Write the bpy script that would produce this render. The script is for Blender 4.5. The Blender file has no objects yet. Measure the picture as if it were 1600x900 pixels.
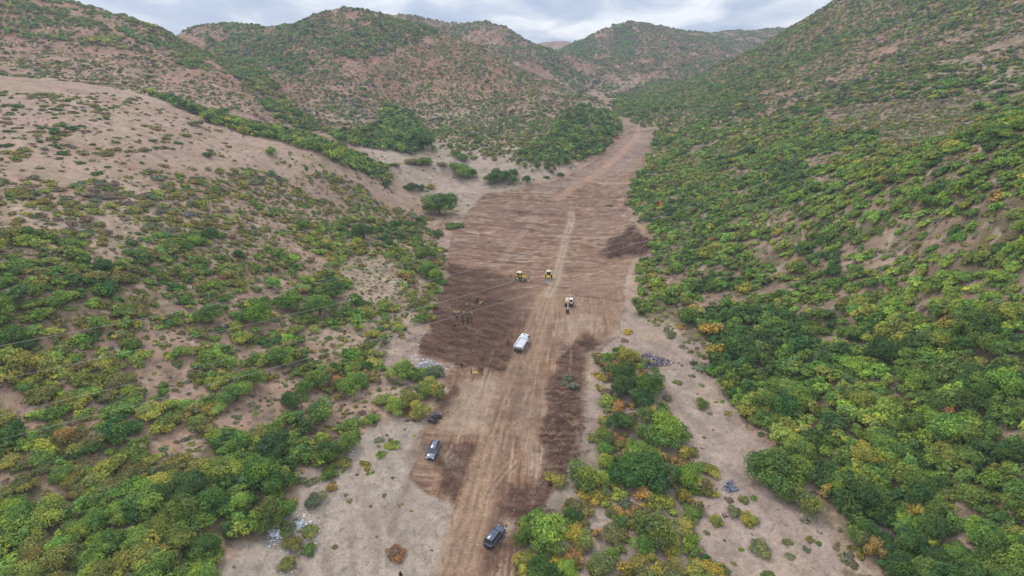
import bpy, bmesh, math, random, time
import numpy as np
from mathutils import Vector, Matrix
T0 = time.time()
N_TREES, N_BUSHES = 190, 290
HAZE = 0.00024
SC = bpy.context.scene
COL = SC.collection
R = math.radians
# ------------------------------------------------------------------ camera, sky, sun, exposure
CAM_H, PITCH, FPX = 75.0, R(22.7), 833.0          # drone height (m), tilt below the horizon, focal length in photo pixels
cam_data = bpy.data.cameras.new("camera")
cam_data.sensor_width = 36.0
cam_data.lens = FPX / 1600.0 * 36.0
cam_data.clip_start = 0.5
cam_data.clip_end = 20000.0
cam = bpy.data.objects.new("camera", cam_data)
cam.location = (0, 0, CAM_H)
cam.rotation_euler = (math.pi / 2 - PITCH, 0, 0)
COL.objects.link(cam)
SC.camera = cam

SUN_EL, SUN_AZ = R(52), R(-38)                     # azimuth from +Y towards +X: the brighter part of the cloud is ahead, to the left
SKY_K = 0.10
world = bpy.data.worlds.new("World")
SC.world = world
world.use_nodes = True
nt = world.node_tree
nt.nodes.clear()
def N(tree, typ, **kw):
    n = tree.nodes.new(typ)
    for k, v in kw.items():
        setattr(n, k, v)
    return n
def ramp(tree, stops, fac=None, interp='LINEAR'):
    n = tree.nodes.new('ShaderNodeValToRGB')
    n.color_ramp.interpolation = interp
    e = n.color_ramp.elements
    while len(e) < len(stops):
        e.new(0.5)
    for el, (p, c) in zip(e, stops):
        el.position = p
        el.color = (*c, 1) if len(c) == 3 else c
    if fac is not None:
        tree.links.new(fac, n.inputs[0])
    return n
out = N(nt, 'ShaderNodeOutputWorld'); bg = N(nt, 'ShaderNodeBackground'); bg.inputs[1].default_value = SKY_K
sky = N(nt, 'ShaderNodeTexSky', sky_type='NISHITA', sun_disc=False, sun_elevation=SUN_EL, sun_rotation=SUN_AZ)
sky.air_density = 1.0; sky.dust_density = 2.0
tc = N(nt, 'ShaderNodeTexCoord')
sep = N(nt, 'ShaderNodeSeparateXYZ'); nt.links.new(tc.outputs['Generated'], sep.inputs[0])
# project the view direction on a flat cloud layer
zc = N(nt, 'ShaderNodeMath', operation='MAXIMUM'); nt.links.new(sep.outputs[2], zc.inputs[0]); zc.inputs[1].default_value = 0.0
za = N(nt, 'ShaderNodeMath', operation='ADD'); nt.links.new(zc.outputs[0], za.inputs[0]); za.inputs[1].default_value = 0.22
comb = N(nt, 'ShaderNodeCombineXYZ')
for i in range(2):
    d = N(nt, 'ShaderNodeMath', operation='DIVIDE'); nt.links.new(sep.outputs[i], d.inputs[0]); nt.links.new(za.outputs[0], d.inputs[1]); nt.links.new(d.outputs[0], comb.inputs[i])
cn = N(nt, 'ShaderNodeTexNoise'); cn.inputs['Scale'].default_value = 1.25; cn.inputs['Detail'].default_value = 6; cn.inputs['Roughness'].default_value = 0.5; cn.inputs['Distortion'].default_value = 0.35
mp = N(nt, 'ShaderNodeMapping'); mp.inputs['Location'].default_value = (3.1, 0.4, 0); mp.inputs['Scale'].default_value = (1.5, 1.15, 1)
nt.links.new(comb.outputs[0], mp.inputs[0]); nt.links.new(mp.outputs[0], cn.inputs[0])
K = 1.0 / SKY_K
cr = ramp(nt, [(0.36, (0.40 * K, 0.50 * K, 0.70 * K)), (0.47, (0.56 * K, 0.65 * K, 0.82 * K)), (0.54, (0.82 * K, 0.87 * K, 0.96 * K)), (0.64, (1.2 * K, 1.2 * K, 1.22 * K))], cn.outputs[0])
# an overcast vault is brighter overhead than at the horizon
br = N(nt, 'ShaderNodeMapRange'); br.inputs['From Min'].default_value = 0.2; br.inputs['From Max'].default_value = 1.0; br.inputs['To Min'].default_value = 1.0; br.inputs['To Max'].default_value = 1.5
nt.links.new(sep.outputs[2], br.inputs[0])
vm = N(nt, 'ShaderNodeVectorMath', operation='SCALE'); nt.links.new(cr.outputs[0], vm.inputs[0]); nt.links.new(br.outputs[0], vm.inputs['Scale'])
mx = N(nt, 'ShaderNodeMix', data_type='RGBA'); mx.inputs[0].default_value = 0.85
nt.links.new(sky.outputs[0], mx.inputs[6]); nt.links.new(vm.outputs[0], mx.inputs[7])
nt.links.new(mx.outputs[2], bg.inputs[0]); nt.links.new(bg.outputs[0], out.inputs[0])

sun_data = bpy.data.lights.new("sun", 'SUN'); sun_data.energy = 1.4; sun_data.angle = R(14); sun_data.color = (1.0, 0.965, 0.91)
sun = bpy.data.objects.new("sun", sun_data); COL.objects.link(sun)
_sd = Vector((math.sin(SUN_AZ) * math.cos(SUN_EL), math.cos(SUN_AZ) * math.cos(SUN_EL), math.sin(SUN_EL)))
sun.rotation_euler = _sd.to_track_quat('Z', 'Y').to_euler(); sun.location = (-200, 200, 400)

SC.view_settings.view_transform = 'Standard'
SC.view_settings.look = 'None'
SC.view_settings.exposure = 0.25
SC.view_settings.gamma = 1.0
SC.view_settings.use_curve_mapping = False
SC.cycles.use_denoising = True
SC.cycles.max_bounces = 4
SC.cycles.diffuse_bounces = 3
SC.cycles.glossy_bounces = 2
SC.cycles.volume_bounces = 0
SC.cycles.transparent_max_bounces = 4

# ------------------------------------------------------------------ helpers: noise, projection
def lin(c):
    c = np.asarray(c, float) / 255.0
    return np.where(c <= 0.04045, c / 12.92, ((c + 0.055) / 1.055) ** 2.4)
def _hash(ix, iy, seed):
    h = (ix.astype(np.int64) * 374761393 + iy.astype(np.int64) * 668265263 + seed * 1442695041) & 0xFFFFFFFF
    h = ((h ^ (h >> 13)) * 1274126177) & 0xFFFFFFFF
    h = ((h ^ (h >> 16)) * 2246822519) & 0xFFFFFFFF
    return ((h ^ (h >> 15)) & 0xFFFFFF) / float(0xFFFFFF)
def vnoise(x, y, seed=0):
    ix = np.floor(x); iy = np.floor(y); fx = x - ix; fy = y - iy
    fx = fx * fx * fx * (fx * (fx * 6 - 15) + 10); fy = fy * fy * fy * (fy * (fy * 6 - 15) + 10)
    ix = ix.astype(np.int64); iy = iy.astype(np.int64)
    a = _hash(ix, iy, seed); b = _hash(ix + 1, iy, seed); c = _hash(ix, iy + 1, seed); d = _hash(ix + 1, iy + 1, seed)
    return (a + (b - a) * fx) * (1 - fy) + (c + (d - c) * fx) * fy
def fbm(x, y, octs=4, seed=0, gain=0.5):           # about -1 .. 1
    s = 0; a = 1; t = 0
    for o in range(octs):
        xr = x * 0.8 - y * 0.6; yr = x * 0.6 + y * 0.8
        s = s + a * (vnoise(xr + 17.3 * o, yr - 9.1 * o, seed + o) * 2 - 1); t += a
        x, y = xr * 2.03, yr * 2.03; a *= gain
    return s / t * 1.6
def sstep(a, b, x):
    t = np.clip((x - a) / (b - a), 0, 1); return t * t * (3 - 2 * t)
CT, ST = math.cos(PITCH), math.sin(PITCH)
def ray(u, v):                                     # photo pixel -> X per metre forward, climb per metre forward
    a = (u - 800.0) / FPX; b = (450.0 - v) / FPX
    yf = CT + b * ST
    return a / yf, (-ST + b * CT) / yf
def project(x, y, z):                              # world -> photo pixel and depth along the axis
    dz = z - CAM_H
    d = np.maximum(y * CT - dz * ST, 1e-3)
    return 800 + FPX * x / d, 450 - FPX * (y * ST + dz * CT) / d, y * CT - dz * ST

# ------------------------------------------------------------------ terrain
def floor_z(Y): return 26.0 * sstep(215, 470, Y) + 12.0 * sstep(470, 700, Y)
CP = []
def PY(*pts):
    for u, v, Y in pts:
        kx, ks = ray(u, v); CP.append((kx * Y, Y, CAM_H + ks * Y))
def PZ(*pts):
    for u, v, z in pts:
        kx, ks = ray(u, v); Y = (z - CAM_H) / ks; CP.append((kx * Y, Y, z))
def PF(*pts):
    for u, v in pts:
        kx, ks = ray(u, v); lo, hi = 10.0, 900.0
        for _ in range(50):
            m = (lo + hi) / 2
            if CAM_H + ks * m > floor_z(m): lo = m
            else: hi = m
        CP.append((kx * lo, lo, floor_z(lo)))
PF((800, 880), (700, 890), (600, 880), (640, 720), (600, 780), (760, 600), (760, 520), (700, 450), (850, 450), (960, 450),
   (900, 600), (950, 700), (1000, 560), (1000, 880), (850, 380), (900, 340), (800, 330), (950, 340), (985, 300), (860, 290),
   (930, 270), (985, 250), (1010, 240), (1000, 206), (985, 207), (800, 300), (740, 310), (800, 1050), (400, 1100), (1200, 1100), (700, 230 + 50))
PZ((450, 880, .5), (1050, 650, .5), (1150, 750, .5), (1250, 880, 1), (1100, 880, .3), (720, 380, .6), (1000, 400, .5),
   (560, 600, 2), (450, 600, 5), (300, 600, 9), (200, 600, 12), (0, 600, 18), (300, 750, 6), (400, 800, 2.5), (200, 800, 7), (200, 900, 5),
   (350, 880, 2), (0, 900, 7), (0, 750, 11.5), (-300, 900, 14), (650, 400, 3), (600, 400, 6), (500, 400, 11), (350, 400, 19), (200, 400, 26), (0, 400, 33),
   (600, 500, 4), (450, 500, 9), (300, 500, 15), (200, 500, 19), (0, 500, 25), (640, 320, 7), (600, 320, 11), (500, 320, 17.5), (350, 300, 30),
   (200, 300, 36), (0, 300, 41), (600, 290, 14.5), (430, 215, 40), (560, 262, 26), (500, 238, 35), (620, 262, 19), (690, 255, 18),
   (1040, 300, 10), (1100, 300, 15), (1200, 300, 24), (1300, 300, 33), (1400, 300, 40), (1600, 300, 48), (1020, 400, 2), (1100, 400, 7),
   (1200, 400, 13), (1300, 400, 20), (1400, 400, 27), (1600, 400, 37), (1050, 500, 1), (1150, 500, 5), (1250, 500, 10), (1400, 500, 18),
   (1600, 500, 28), (1150, 600, 2), (1250, 600, 6), (1400, 600, 12), (1600, 600, 21), (1250, 750, 2), (1400, 750, 6), (1600, 750, 13),
   (1350, 890, 2), (1450, 900, 4), (1600, 900, 9), (1900, 900, 22))
PY((200, 140, 300), (260, 157, 297), (340, 190, 290), (0, 118, 300),
   (260, 150, 340), (350, 183, 345), (440, 205, 350), (520, 225, 345),
   (480, 200, 385), (560, 205, 385), (650, 215, 400), (750, 245, 352), (850, 250, 342), (930, 215, 412), (960, 200, 455),
   (600, 120, 560), (700, 150, 535), (500, 100, 570), (800, 170, 500), (545, 20, 700), (600, 32, 720), (690, 57, 720), (750, 78, 690), (800, 102, 650),
   (860, 132, 600), (940, 162, 540), (480, 32, 715), (430, 41, 740), (330, 43, 760), (300, 47, 760), (440, 168, 440), (380, 115, 560), (335, 70, 700),
   (430, 162, 402), (400, 132, 450), (300, 76, 520), (250, 46, 540), (200, 29, 520), (100, 12, 500), (0, 0, 480), (-250, -60, 440), (300, 130, 400), (200, 92, 420), (0, 60, 430),
   (650, 29, 1100), (612, 28, 1110), (720, 38, 1080), (780, 43, 1050), (830, 66, 1000), (880, 102, 930), (930, 140, 850), (800, 100, 880), (960, 160, 640), (960, 154, 760),
   (850, 66, 1700), (900, 62, 1700), (880, 85, 1400), (882, 110, 1120),
   (920, 60, 1350), (950, 42, 1280), (985, 34, 1250), (1040, 46, 1280), (1100, 52, 1350), (1180, 50, 1450), (1250, 46, 1550), (1000, 90, 1000), (1000, 130, 850), (1100, 90, 1060), (1080, 120, 930),
   (1400, -60, 620), (1340, 0, 700), (1298, 24, 740), (1255, 48, 760), (1190, 76, 740), (1130, 100, 715), (1080, 121, 690), (1040, 138, 655), (985, 160, 610),
   (1400, 0, 560), (1400, 100, 380), (1300, 100, 470), (1200, 110, 570), (1100, 150, 545), (1200, 200, 340), (1100, 200, 400), (1040, 200, 440), (1400, 200, 262), (1300, 200, 300),
   (1600, 200, 215), (1600, 100, 290), (1600, 0, 400), (1600, -100, 520), (1900, 100, 240))
CP += [(520, 900, 85), (420, 1000, 60), (300, 850, 42), (620, 1300, 90), (-450, 1000, 60), (-300, 950, 70), (-150, 900, 78), (-100, 850, 75),
       (-330, 660, 82), (-520, 760, 80), (-700, 900, 70), (-800, 500, 150), (-900, 1200, 60), (0, 1500, 60), (-300, 1500, 60), (300, 1700, 60), (900, 1600, 80),
       (700, 500, 190), (800, 800, 150), (500, 250, 150), (-500, 250, 110), (-300, 100, 55), (300, 60, 70), (0, 0, 0), (0, 30, 0), (-100, 0, 14), (100, 0, 8), (0, -80, 0), (250, -60, 50), (-250, -60, 45),
       (0, 2300, 40), (900, 2400, 40), (-900, 2400, 40)]
CP = np.array(CP)
_S = 100.0
def _tps_fit(P):
    n = len(P); X = P[:, :2] / _S
    d2 = ((X[:, None] - X[None]) ** 2).sum(-1)
    Kk = 0.5 * d2 * np.log(d2 + 1e-9)
    Kk += np.eye(n) * 0.004 * (1 + (P[:, 1] / 300.0) ** 2)
    A = np.zeros((n + 3, n + 3)); A[:n, :n] = Kk; A[:n, n] = 1; A[:n, n + 1:] = X; A[n, :n] = 1; A[n + 1:, :n] = X.T
    return X, np.linalg.solve(A, np.r_[P[:, 2], 0, 0, 0])
_TX, _TW = _tps_fit(CP)
def tps(x, y):
    x = x / _S; y = y / _S
    r = np.full(x.shape, _TW[-3]) + _TW[-2] * x + _TW[-1] * y
    for (px, py), w in zip(_TX, _TW):
        d2 = (x - px) ** 2 + (y - py) ** 2
        r += w * 0.5 * d2 * np.log(d2 + 1e-9)
    return r
def base_height(x, y):
    h = tps(x, y)
    w = sstep(1750, 2500, y); h = h * (1 - w) + 40 * w
    h = np.where(h > 170, 170 + 60 * np.tanh((h - 170) / 60), h)
    h = np.where(h < -3, -3 + 3 * np.tanh((h + 3) / 3), h)
    return h
# sheet of ground: rows and columns widen with distance, first a light version of it for height look-ups
def axis(lo, hi, step):
    n = int(math.log(hi / lo) / step) + 1
    return lo * np.exp(np.arange(n) * step)
Y0 = 40.0
ROWS = np.r_[axis(8, 60, 0.05), axis(60, 900, 0.0036), axis(900, 2750, 0.009)]
ROWS = np.unique(ROWS)
COLS = np.r_[np.linspace(-3, -1.75, 12), np.linspace(-1.72, -1.02, 150), np.linspace(-1.0, 1.0, 900), np.linspace(1.02, 1.72, 150), np.linspace(1.75, 3, 12)]
GY = np.repeat(ROWS[:, None], len(COLS), 1); GX = GY * COLS[None]; GY = GY - Y0
def coarse_height():
    rr, cc = ROWS[::6], COLS[::6]
    rr = np.r_[rr, ROWS[-1]] if rr[-1] != ROWS[-1] else rr
    cc = np.r_[cc, COLS[-1]] if cc[-1] != COLS[-1] else cc
    yy = np.repeat(rr[:, None], len(cc), 1); xx = yy * cc[None]
    return rr, cc, base_height(xx, yy - Y0)
def grid_lookup(H, rr, cc, x, y):
    Yr = np.clip(y + Y0, rr[0] + 1e-6, rr[-1] - 1e-3); c = np.clip(x / Yr, cc[0] + 1e-9, cc[-1] - 1e-6)
    i = np.clip(np.searchsorted(rr, Yr) - 1, 0, len(rr) - 2); j = np.clip(np.searchsorted(cc, c) - 1, 0, len(cc) - 2)
    fi = (Yr - rr[i]) / (rr[i + 1] - rr[i]); fj = (c - cc[j]) / (cc[j + 1] - cc[j])
    return (H[i, j] * (1 - fj) + H[i, j + 1] * fj) * (1 - fi) + (H[i + 1, j] * (1 - fj) + H[i + 1, j + 1] * fj) * fi
_r, _c, _H = coarse_height()
GH0 = grid_lookup(_H, _r, _c, GX, GY)
print("tps", time.time() - T0)
# relief: gullies and bumps, none on the valley floor
slope_w = sstep(3, 22, GH0 - floor_z(GY))
g1 = fbm(GX / 95, GY / 95, 5, 11); g2 = 1 - np.abs(fbm(GX / 60, GY / 60, 4, 31)); g3 = fbm(GX / 14, GY / 14, 4, 51)
far_w = sstep(200, 800, GY)
GH = GH0 + slope_w * ((1.0 + 5.5 * far_w) * g1 + (0.5 + 6.5 * far_w) * (g2 - 0.6) + (0.25 + 0.9 * far_w) * g3)
GH += 0.12 * fbm(GX / 6, GY / 6, 3, 71)
def height(x, y): return grid_lookup(GH, ROWS, COLS, np.asarray(x, float), np.asarray(y, float))
_TS = np.exp(np.linspace(math.log(8), math.log(2400), 1700))
def ground_at(u, v):                               # where the line of sight through a photo pixel meets the ground
    kx, ks = ray(float(u), float(v))
    below = (CAM_H + ks * _TS) < height(kx * _TS, _TS)
    if not below.any():
        return None
    k = int(np.argmax(below)); lo, hi = _TS[max(k - 1, 0)], _TS[k]
    for _ in range(25):
        m = (lo + hi) / 2
        if CAM_H + ks * m > float(height(kx * m, m)): lo = m
        else: hi = m
    return kx * lo, lo, float(height(kx * lo, lo))
def scale_at(p): return FPX / (p[1] * CT - (p[2] - CAM_H) * ST)     # photo pixels per metre
def poly_sd(u, v, poly):                           # signed distance to a polygon, positive inside
    P = np.asarray(poly, float); n = len(P)
    best = np.full(u.shape, 1e9); inside = np.zeros(u.shape, bool)
    for i in range(n):
        x0, y0 = P[i]; x1, y1 = P[(i + 1) % n]
        dx, dy = x1 - x0, y1 - y0
        t = np.clip(((u - x0) * dx + (v - y0) * dy) / (dx * dx + dy * dy + 1e-9), 0, 1)
        best = np.minimum(best, np.hypot(u - x0 - t * dx, v - y0 - t * dy))
        if y0 != y1:
            c = ((y0 > v) != (y1 > v)) & (u < dx * (v - y0) / (y1 - y0) + x0)
            inside ^= c
    return np.where(inside, best, -best)
# ------------------------------------------------------------------ ground: what soil lies where
GU, GV, GD = project(GX, GY, GH)
vis = (GD > 5)
w1 = fbm(GX / 9, GY / 9, 4, 101); w2 = fbm(GX / 9, GY / 9, 4, 131)
scl = np.clip(FPX / np.maximum(GD, 5), 0, 14)
WU = GU + w1 * 1.6 * scl; WV = GV + w2 * 1.1 * scl
def mask(poly, feather, ymin=-20, ymax=3000, warp=1.0, src=None):
    P = np.asarray(poly, float); m = np.zeros(GX.shape)
    U = GU + (WU - GU) * warp; Vv = GV + (WV - GV) * warp
    pad = feather + 12
    sel = vis & (U > P[:, 0].min() - pad) & (U < P[:, 0].max() + pad) & (Vv > P[:, 1].min() - pad) & (Vv < P[:, 1].max() + pad) & (GY > ymin) & (GY < ymax)
    m[sel] = sstep(-feather, feather, poly_sd(U[sel], Vv[sel], P))
    return m
def polyline_dist(pts):
    W = [ground_at(u, v) for u, v in pts]; W = np.array([w for w in W if w])
    d = np.full(GX.shape, 1e6)
    sel = (GX > W[:, 0].min() - 12) & (GX < W[:, 0].max() + 12) & (GY > W[:, 1].min() - 12) & (GY < W[:, 1].max() + 12)
    x, y = GX[sel], GY[sel]; best = np.full(x.shape, 1e6)
    for a, b in zip(W[:-1], W[1:]):
        dx, dy = b[0] - a[0], b[1] - a[1]; L = dx * dx + dy * dy + 1e-9
        t = np.clip(((x - a[0]) * dx + (y - a[1]) * dy) / L, 0, 1)
        best = np.minimum(best, np.hypot(x - a[0] - t * dx, y - a[1] - t * dy))
    d[sel] = best
    return d
C = np.zeros(GX.shape + (3,))
def paint(m, rgb, k=1.0):
    C[:] = C * (1 - (m * k)[..., None]) + lin(rgb)[None, None] * (m * k)[..., None]
nA = fbm(GX / 30, GY / 30, 5, 201); nB = fbm(GX / 5, GY / 5, 4, 221); nC = fbm(GX / 1.3, GY / 1.3, 3, 241); nD = fbm(GX / 60, GY / 45, 5, 261)
PINK, TAN, REDH, LAV, OCHRE = (168, 139, 116), (177, 154, 131), (164, 121, 99), (140, 130, 134), (170, 144, 112)
C[:] = lin(PINK)
paint(sstep(0.0, 0.9, nA), TAN)
paint(sstep(0.1, 1.0, nB) * 0.5, (142, 118, 100))
far = sstep(330, 460, GY)
paint(far * sstep(8, 26, GH0 - floor_z(GY) + 8 * nB), REDH)
paint(far * sstep(0.3, 0.9, nD + 0.3 * nB), LAV, 0.22)
paint(far * sstep(0.2, 0.9, -nD), OCHRE, 0.45)
hs = fbm(GX / 11, GY / 11, 5, 291, 0.65)
paint(far * sstep(0.15, 0.65, hs), (116, 100, 78), 0.6)
paint(far * sstep(0.35, 0.9, fbm(GX / 26, GY / 26, 5, 296, 0.6)), (104, 106, 74), 0.65)
paint(far * sstep(0.3, 0.8, -hs), (178, 150, 134), 0.5)
# right hillside: soil seen between the bushes is browner
paint(mask([(1040, 230), (1700, 100), (1700, 950), (1380, 950), (1230, 760), (1120, 600), (1000, 440)], 12), (150, 126, 106), 0.65)
# pale tan dome on the left, dry side valley
dome = mask([(-200, 110), (190, 138), (340, 190), (440, 214), (570, 262), (660, 300), (740, 300), (860, 285), (820, 250), (560, 225), (700, 330), (690, 330), (560, 300), (420, 262), (180, 275), (-200, 320)], 10, 120, 420)
paint(dome, (178, 152, 132), 0.75)
paint(mask([(560, 225), (760, 222), (900, 262), (800, 300), (730, 330), (640, 300)], 8, 200, 420), (180, 164, 148), 0.7)
# pale dry grass ground: left foreground, right tongue
pl = mask([(300, 1900), (350, 900), (378, 850), (440, 800), (480, 745), (556, 695), (600, 652), (665, 655), (720, 730), (740, 900), (760, 1900)], 7)
paint(pl, (172, 156, 139))
pr = mask([(985, 470), (1012, 505), (1100, 535), (1125, 600), (1160, 665), (1200, 715), (1270, 790), (1330, 905), (1380, 1000), (1600, 1900), (780, 1900), (850, 800), (890, 700), (900, 620), (950, 560), (965, 480)], 7)
paint(pr, (170, 149, 134))
paint((pl + pr) * sstep(0.0, 0.8, nB), (156, 138, 124), 0.6)
paint((pl + pr) * sstep(0.1, 0.9, -nA + 0.3 * nB), (184, 167, 148), 0.6)
gsc = sstep(0.35, 0.8, fbm(GX / 2.2, GY / 5.0, 4, 281))
paint((pl + pr) * gsc, (140, 126, 108), 0.5)
# ---------------- bulldozed strip
STRIP = [(640, 1900), (690, 1010), (694, 905), (716, 790), (668, 770), (640, 745), (655, 700), (672, 660), (700, 610), (654, 556), (660, 535), (676, 492), (697, 412), (706, 372), (730, 335), (758, 304),
         (800, 296), (868, 284), (905, 270), (950, 236), (960, 216), (988, 205), (1020, 204), (1016, 235), (1004, 262), (976, 300), (984, 345), (1016, 382), (1012, 396), (988, 405),
         (976, 440), (970, 520), (935, 548), (906, 600), (904, 680), (898, 726), (868, 752), (846, 792), (812, 815), (805, 1010), (800, 1900)]
strip = mask(STRIP, 3.0, 0, 700, 0.5)
paint(strip, (147, 114, 89))
lon = mask([(600, 1900), (690, 700), (700, 600), (740, 560), (800, 470), (960, 440), (985, 470), (960, 1900)], 25)      # where machines ran lengthwise
gx2 = GX + 0.0009 * (GY - 150) ** 2 * 0.2
cross = fbm(GX / 16 + 0.02 * GY, (GY + 0.12 * GX) / 1.7, 4, 301, 0.6); crossb = fbm(GX / 9, (GY - 0.15 * GX) / 0.75, 3, 321, 0.6)
along = fbm((GX - 0.12 * GY) / 0.9, GY / 24, 4, 341, 0.6); alongb = fbm((GX - 0.05 * GY) / 2.2, GY / 30, 3, 361)
st = (cross * (1 - lon) + (0.6 * along + 0.4 * cross) * lon) * np.clip(0.75 + 0.7 * fbm(GX / 18, GY / 18, 3, 345), 0.25, 1.3) + 0.25 * fbm(GX / 4, GY / 3, 4, 346)
paint(strip * sstep(0.0, 0.7, st), (114, 84, 66), 0.8)
paint(strip * sstep(0.1, 0.8, -st), (178, 152, 128), 0.85)
fine = fbm(GX / 5 + 0.03 * GY, (GY + 0.1 * GX) / 0.5, 2, 311) * (1 - lon) + fbm((GX - 0.1 * GY) / 0.45, GY / 9, 2, 312) * lon
paint(strip * sstep(0.3, 0.9, fine), (96, 70, 57), 0.6); paint(strip * sstep(0.35, 0.9, -fine), (190, 166, 142), 0.55)
paint(strip * sstep(0.35, 0.95, crossb) * (1 - 0.5 * lon), (186, 168, 150), 0.45)
paint(strip * sstep(0.35, 1.0, -crossb) * (1 - 0.5 * lon), (112, 84, 70), 0.55)
paint(strip * sstep(0.1, 0.9, nA), (158, 132, 110), 0.5)
paint(strip * sstep(0.2, 0.9, fbm(GX / 12, GY / 12, 4, 381)), (134, 104, 90), 0.6)
grey = mask([(950, 240), (985, 205), (1020, 204), (1016, 235), (985, 262), (940, 275), (900, 290), (850, 300), (830, 292)], 6)
paint(grey * strip, (158, 138, 130), 0.4)
# dark fresh soil
DARK = [[(697, 408), (725, 415), (775, 428), (820, 440), (830, 470), (842, 500), (832, 540), (822, 572), (800, 590), (765, 578), (712, 572), (680, 562), (655, 552), (668, 520), (684, 470), (700, 430)],
        [(880, 540), (925, 522), (940, 535), (918, 560), (905, 600), (905, 660), (898, 726), (868, 755), (846, 792), (832, 812), (795, 808), (780, 790), (800, 755), (845, 740), (846, 690), (856, 620), (868, 575)],
        [(655, 690), (700, 690), (742, 700), (750, 722), (735, 760), (722, 785), (700, 770), (690, 730), (665, 712)],
        [(960, 372), (990, 356), (1020, 380), (1010, 396), (985, 400), (950, 402), (930, 398), (945, 385)],
        [(676, 610), (712, 602), (722, 625), (705, 655), (680, 668), (672, 650)],
        [(790, 780), (840, 775), (815, 815), (800, 880), (770, 905), (770, 860)],
        [(760, 262), (700, 330), (740, 330), (800, 345), (830, 330), (780, 318)]]
dk = np.zeros(GX.shape)
for i, p in enumerate(DARK):
    dk = np.maximum(dk, sstep(0.25, 0.8, mask(p, 12.0, 0, 600, 1.0) + 0.32 * nB + 0.2 * nC) * (1, 0.95, 0.85, 1.0, 0.7, 0.6, 0.3)[i])
d0 = sstep(0.25, 0.8, mask(DARK[0], 8.0, 0, 600, 1.0) + 0.25 * nB + 0.15 * nC)
fade = np.clip(mask([(560, 380), (735, 390), (775, 440), (805, 500), (812, 560), (780, 620), (560, 640)], 34, 0, 600, 1.6) * 1.15 + 0.12 + 0.35 * fbm(GX / 10, GY / 4, 4, 433), 0, 1)
dk = np.where(d0 * fade > 0, np.maximum(dk * (1 - d0), d0 * fade), dk * (1 - d0))
dm = dk * np.clip(0.95 + 0.22 * st + 0.15 * nB, 0.35, 1)
paint(dm * np.maximum(strip, 0.4), (86, 60, 47))
paint(dk * strip * sstep(0.0, 0.8, fbm(GX / 1.6, GY / 1.2, 4, 401)), (70, 50, 40), 0.7)
dg = GX * 0.5 + GY * 0.85
paint(dk * strip * sstep(0.15, 0.8, fbm((GX * 0.85 - GY * 0.5) / 6.0, dg / 0.55, 3, 411)), (134, 104, 84), 0.55)
paint(dk * strip * sstep(0.25, 0.9, fbm(GX / 7.0, GY / 0.7, 3, 412)), (136, 106, 86), 0.4)
GH += dk * strip * 0.12 * fbm((GX * 0.85 - GY * 0.5) / 6.0, dg / 0.55, 3, 411)
# pale scraped patches and wheel tracks
for p, k in (([(712, 600), (760, 590), (790, 605), (760, 680), (715, 688), (690, 672), (700, 630)], 0.5), ([(905, 560), (960, 535), (985, 545), (950, 600), (905, 640)], 0.5),
             ([(790, 820), (812, 815), (806, 845), (794, 850)], 0.7), ([(800, 610), (830, 600), (850, 700), (835, 750), (815, 700)], 0.35), ([(850, 500), (905, 480), (930, 500), (880, 545)], 0.3)):
    paint(mask(p, 7, 0, 400, 1.6), (182, 160, 136), k)
def track(pts, half, rgb, k, ruts=True, rut=(112, 88, 72)):
    d = polyline_dist(pts) + 0.25 * nC
    paint(sstep(half + 0.9, half - 0.5, d), rgb, k)
    if ruts:
        for off in (0.0, 1.7):
            paint(sstep(0.42, 0.12, np.abs(d - off)) * sstep(half + 0.6, half, d), rut, 0.55 * k)
main_tr = [(670, 1300), (690, 1020), (705, 920), (722, 860), (740, 800), (757, 742), (772, 690), (788, 640), (806, 590), (826, 545), (842, 500), (856, 462)]
track(main_tr, 3.4, (170, 140, 113), 0.7)
track([(752, 920), (765, 850), (775, 790), (782, 730), (792, 680), (806, 630), (822, 580)], 1.2, (126, 98, 80), 0.5)
track([(856, 462), (868, 440), (876, 405), (884, 372), (892, 348), (893, 332)], 1.9, (190, 164, 138), 0.7)
track([(868, 312), (900, 290), (935, 272), (965, 245), (992, 218), (998, 205)], 2.4, (178, 142, 118), 0.75, False)
track([(788, 408), (800, 385), (822, 358), (838, 346)], 1.6, (172, 146, 124), 0.55)
track([(640, 720), (655, 680), (668, 662), (700, 620)], 0.9, (140, 114, 96), 0.5)
track([(612, 830), (628, 780), (645, 735), (660, 700)], 0.8, (138, 118, 102), 0.45)
track([(1040, 900), (1000, 850), (985, 800), (980, 760)], 1.6, (172, 152, 134), 0.4, False)
track([(1180, 860), (1150, 780), (1110, 700), (1080, 640), (1050, 590), (1045, 560)], 1.5, (182, 164, 146), 0.35, False)
for k in range(10):
    o = k * 9
    track([(760 + o, 660 - k), (775 + o, 620), (786 + o, 585)], 0.5, (120, 94, 78), 0.35, False)
rt = random.Random(12)
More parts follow.
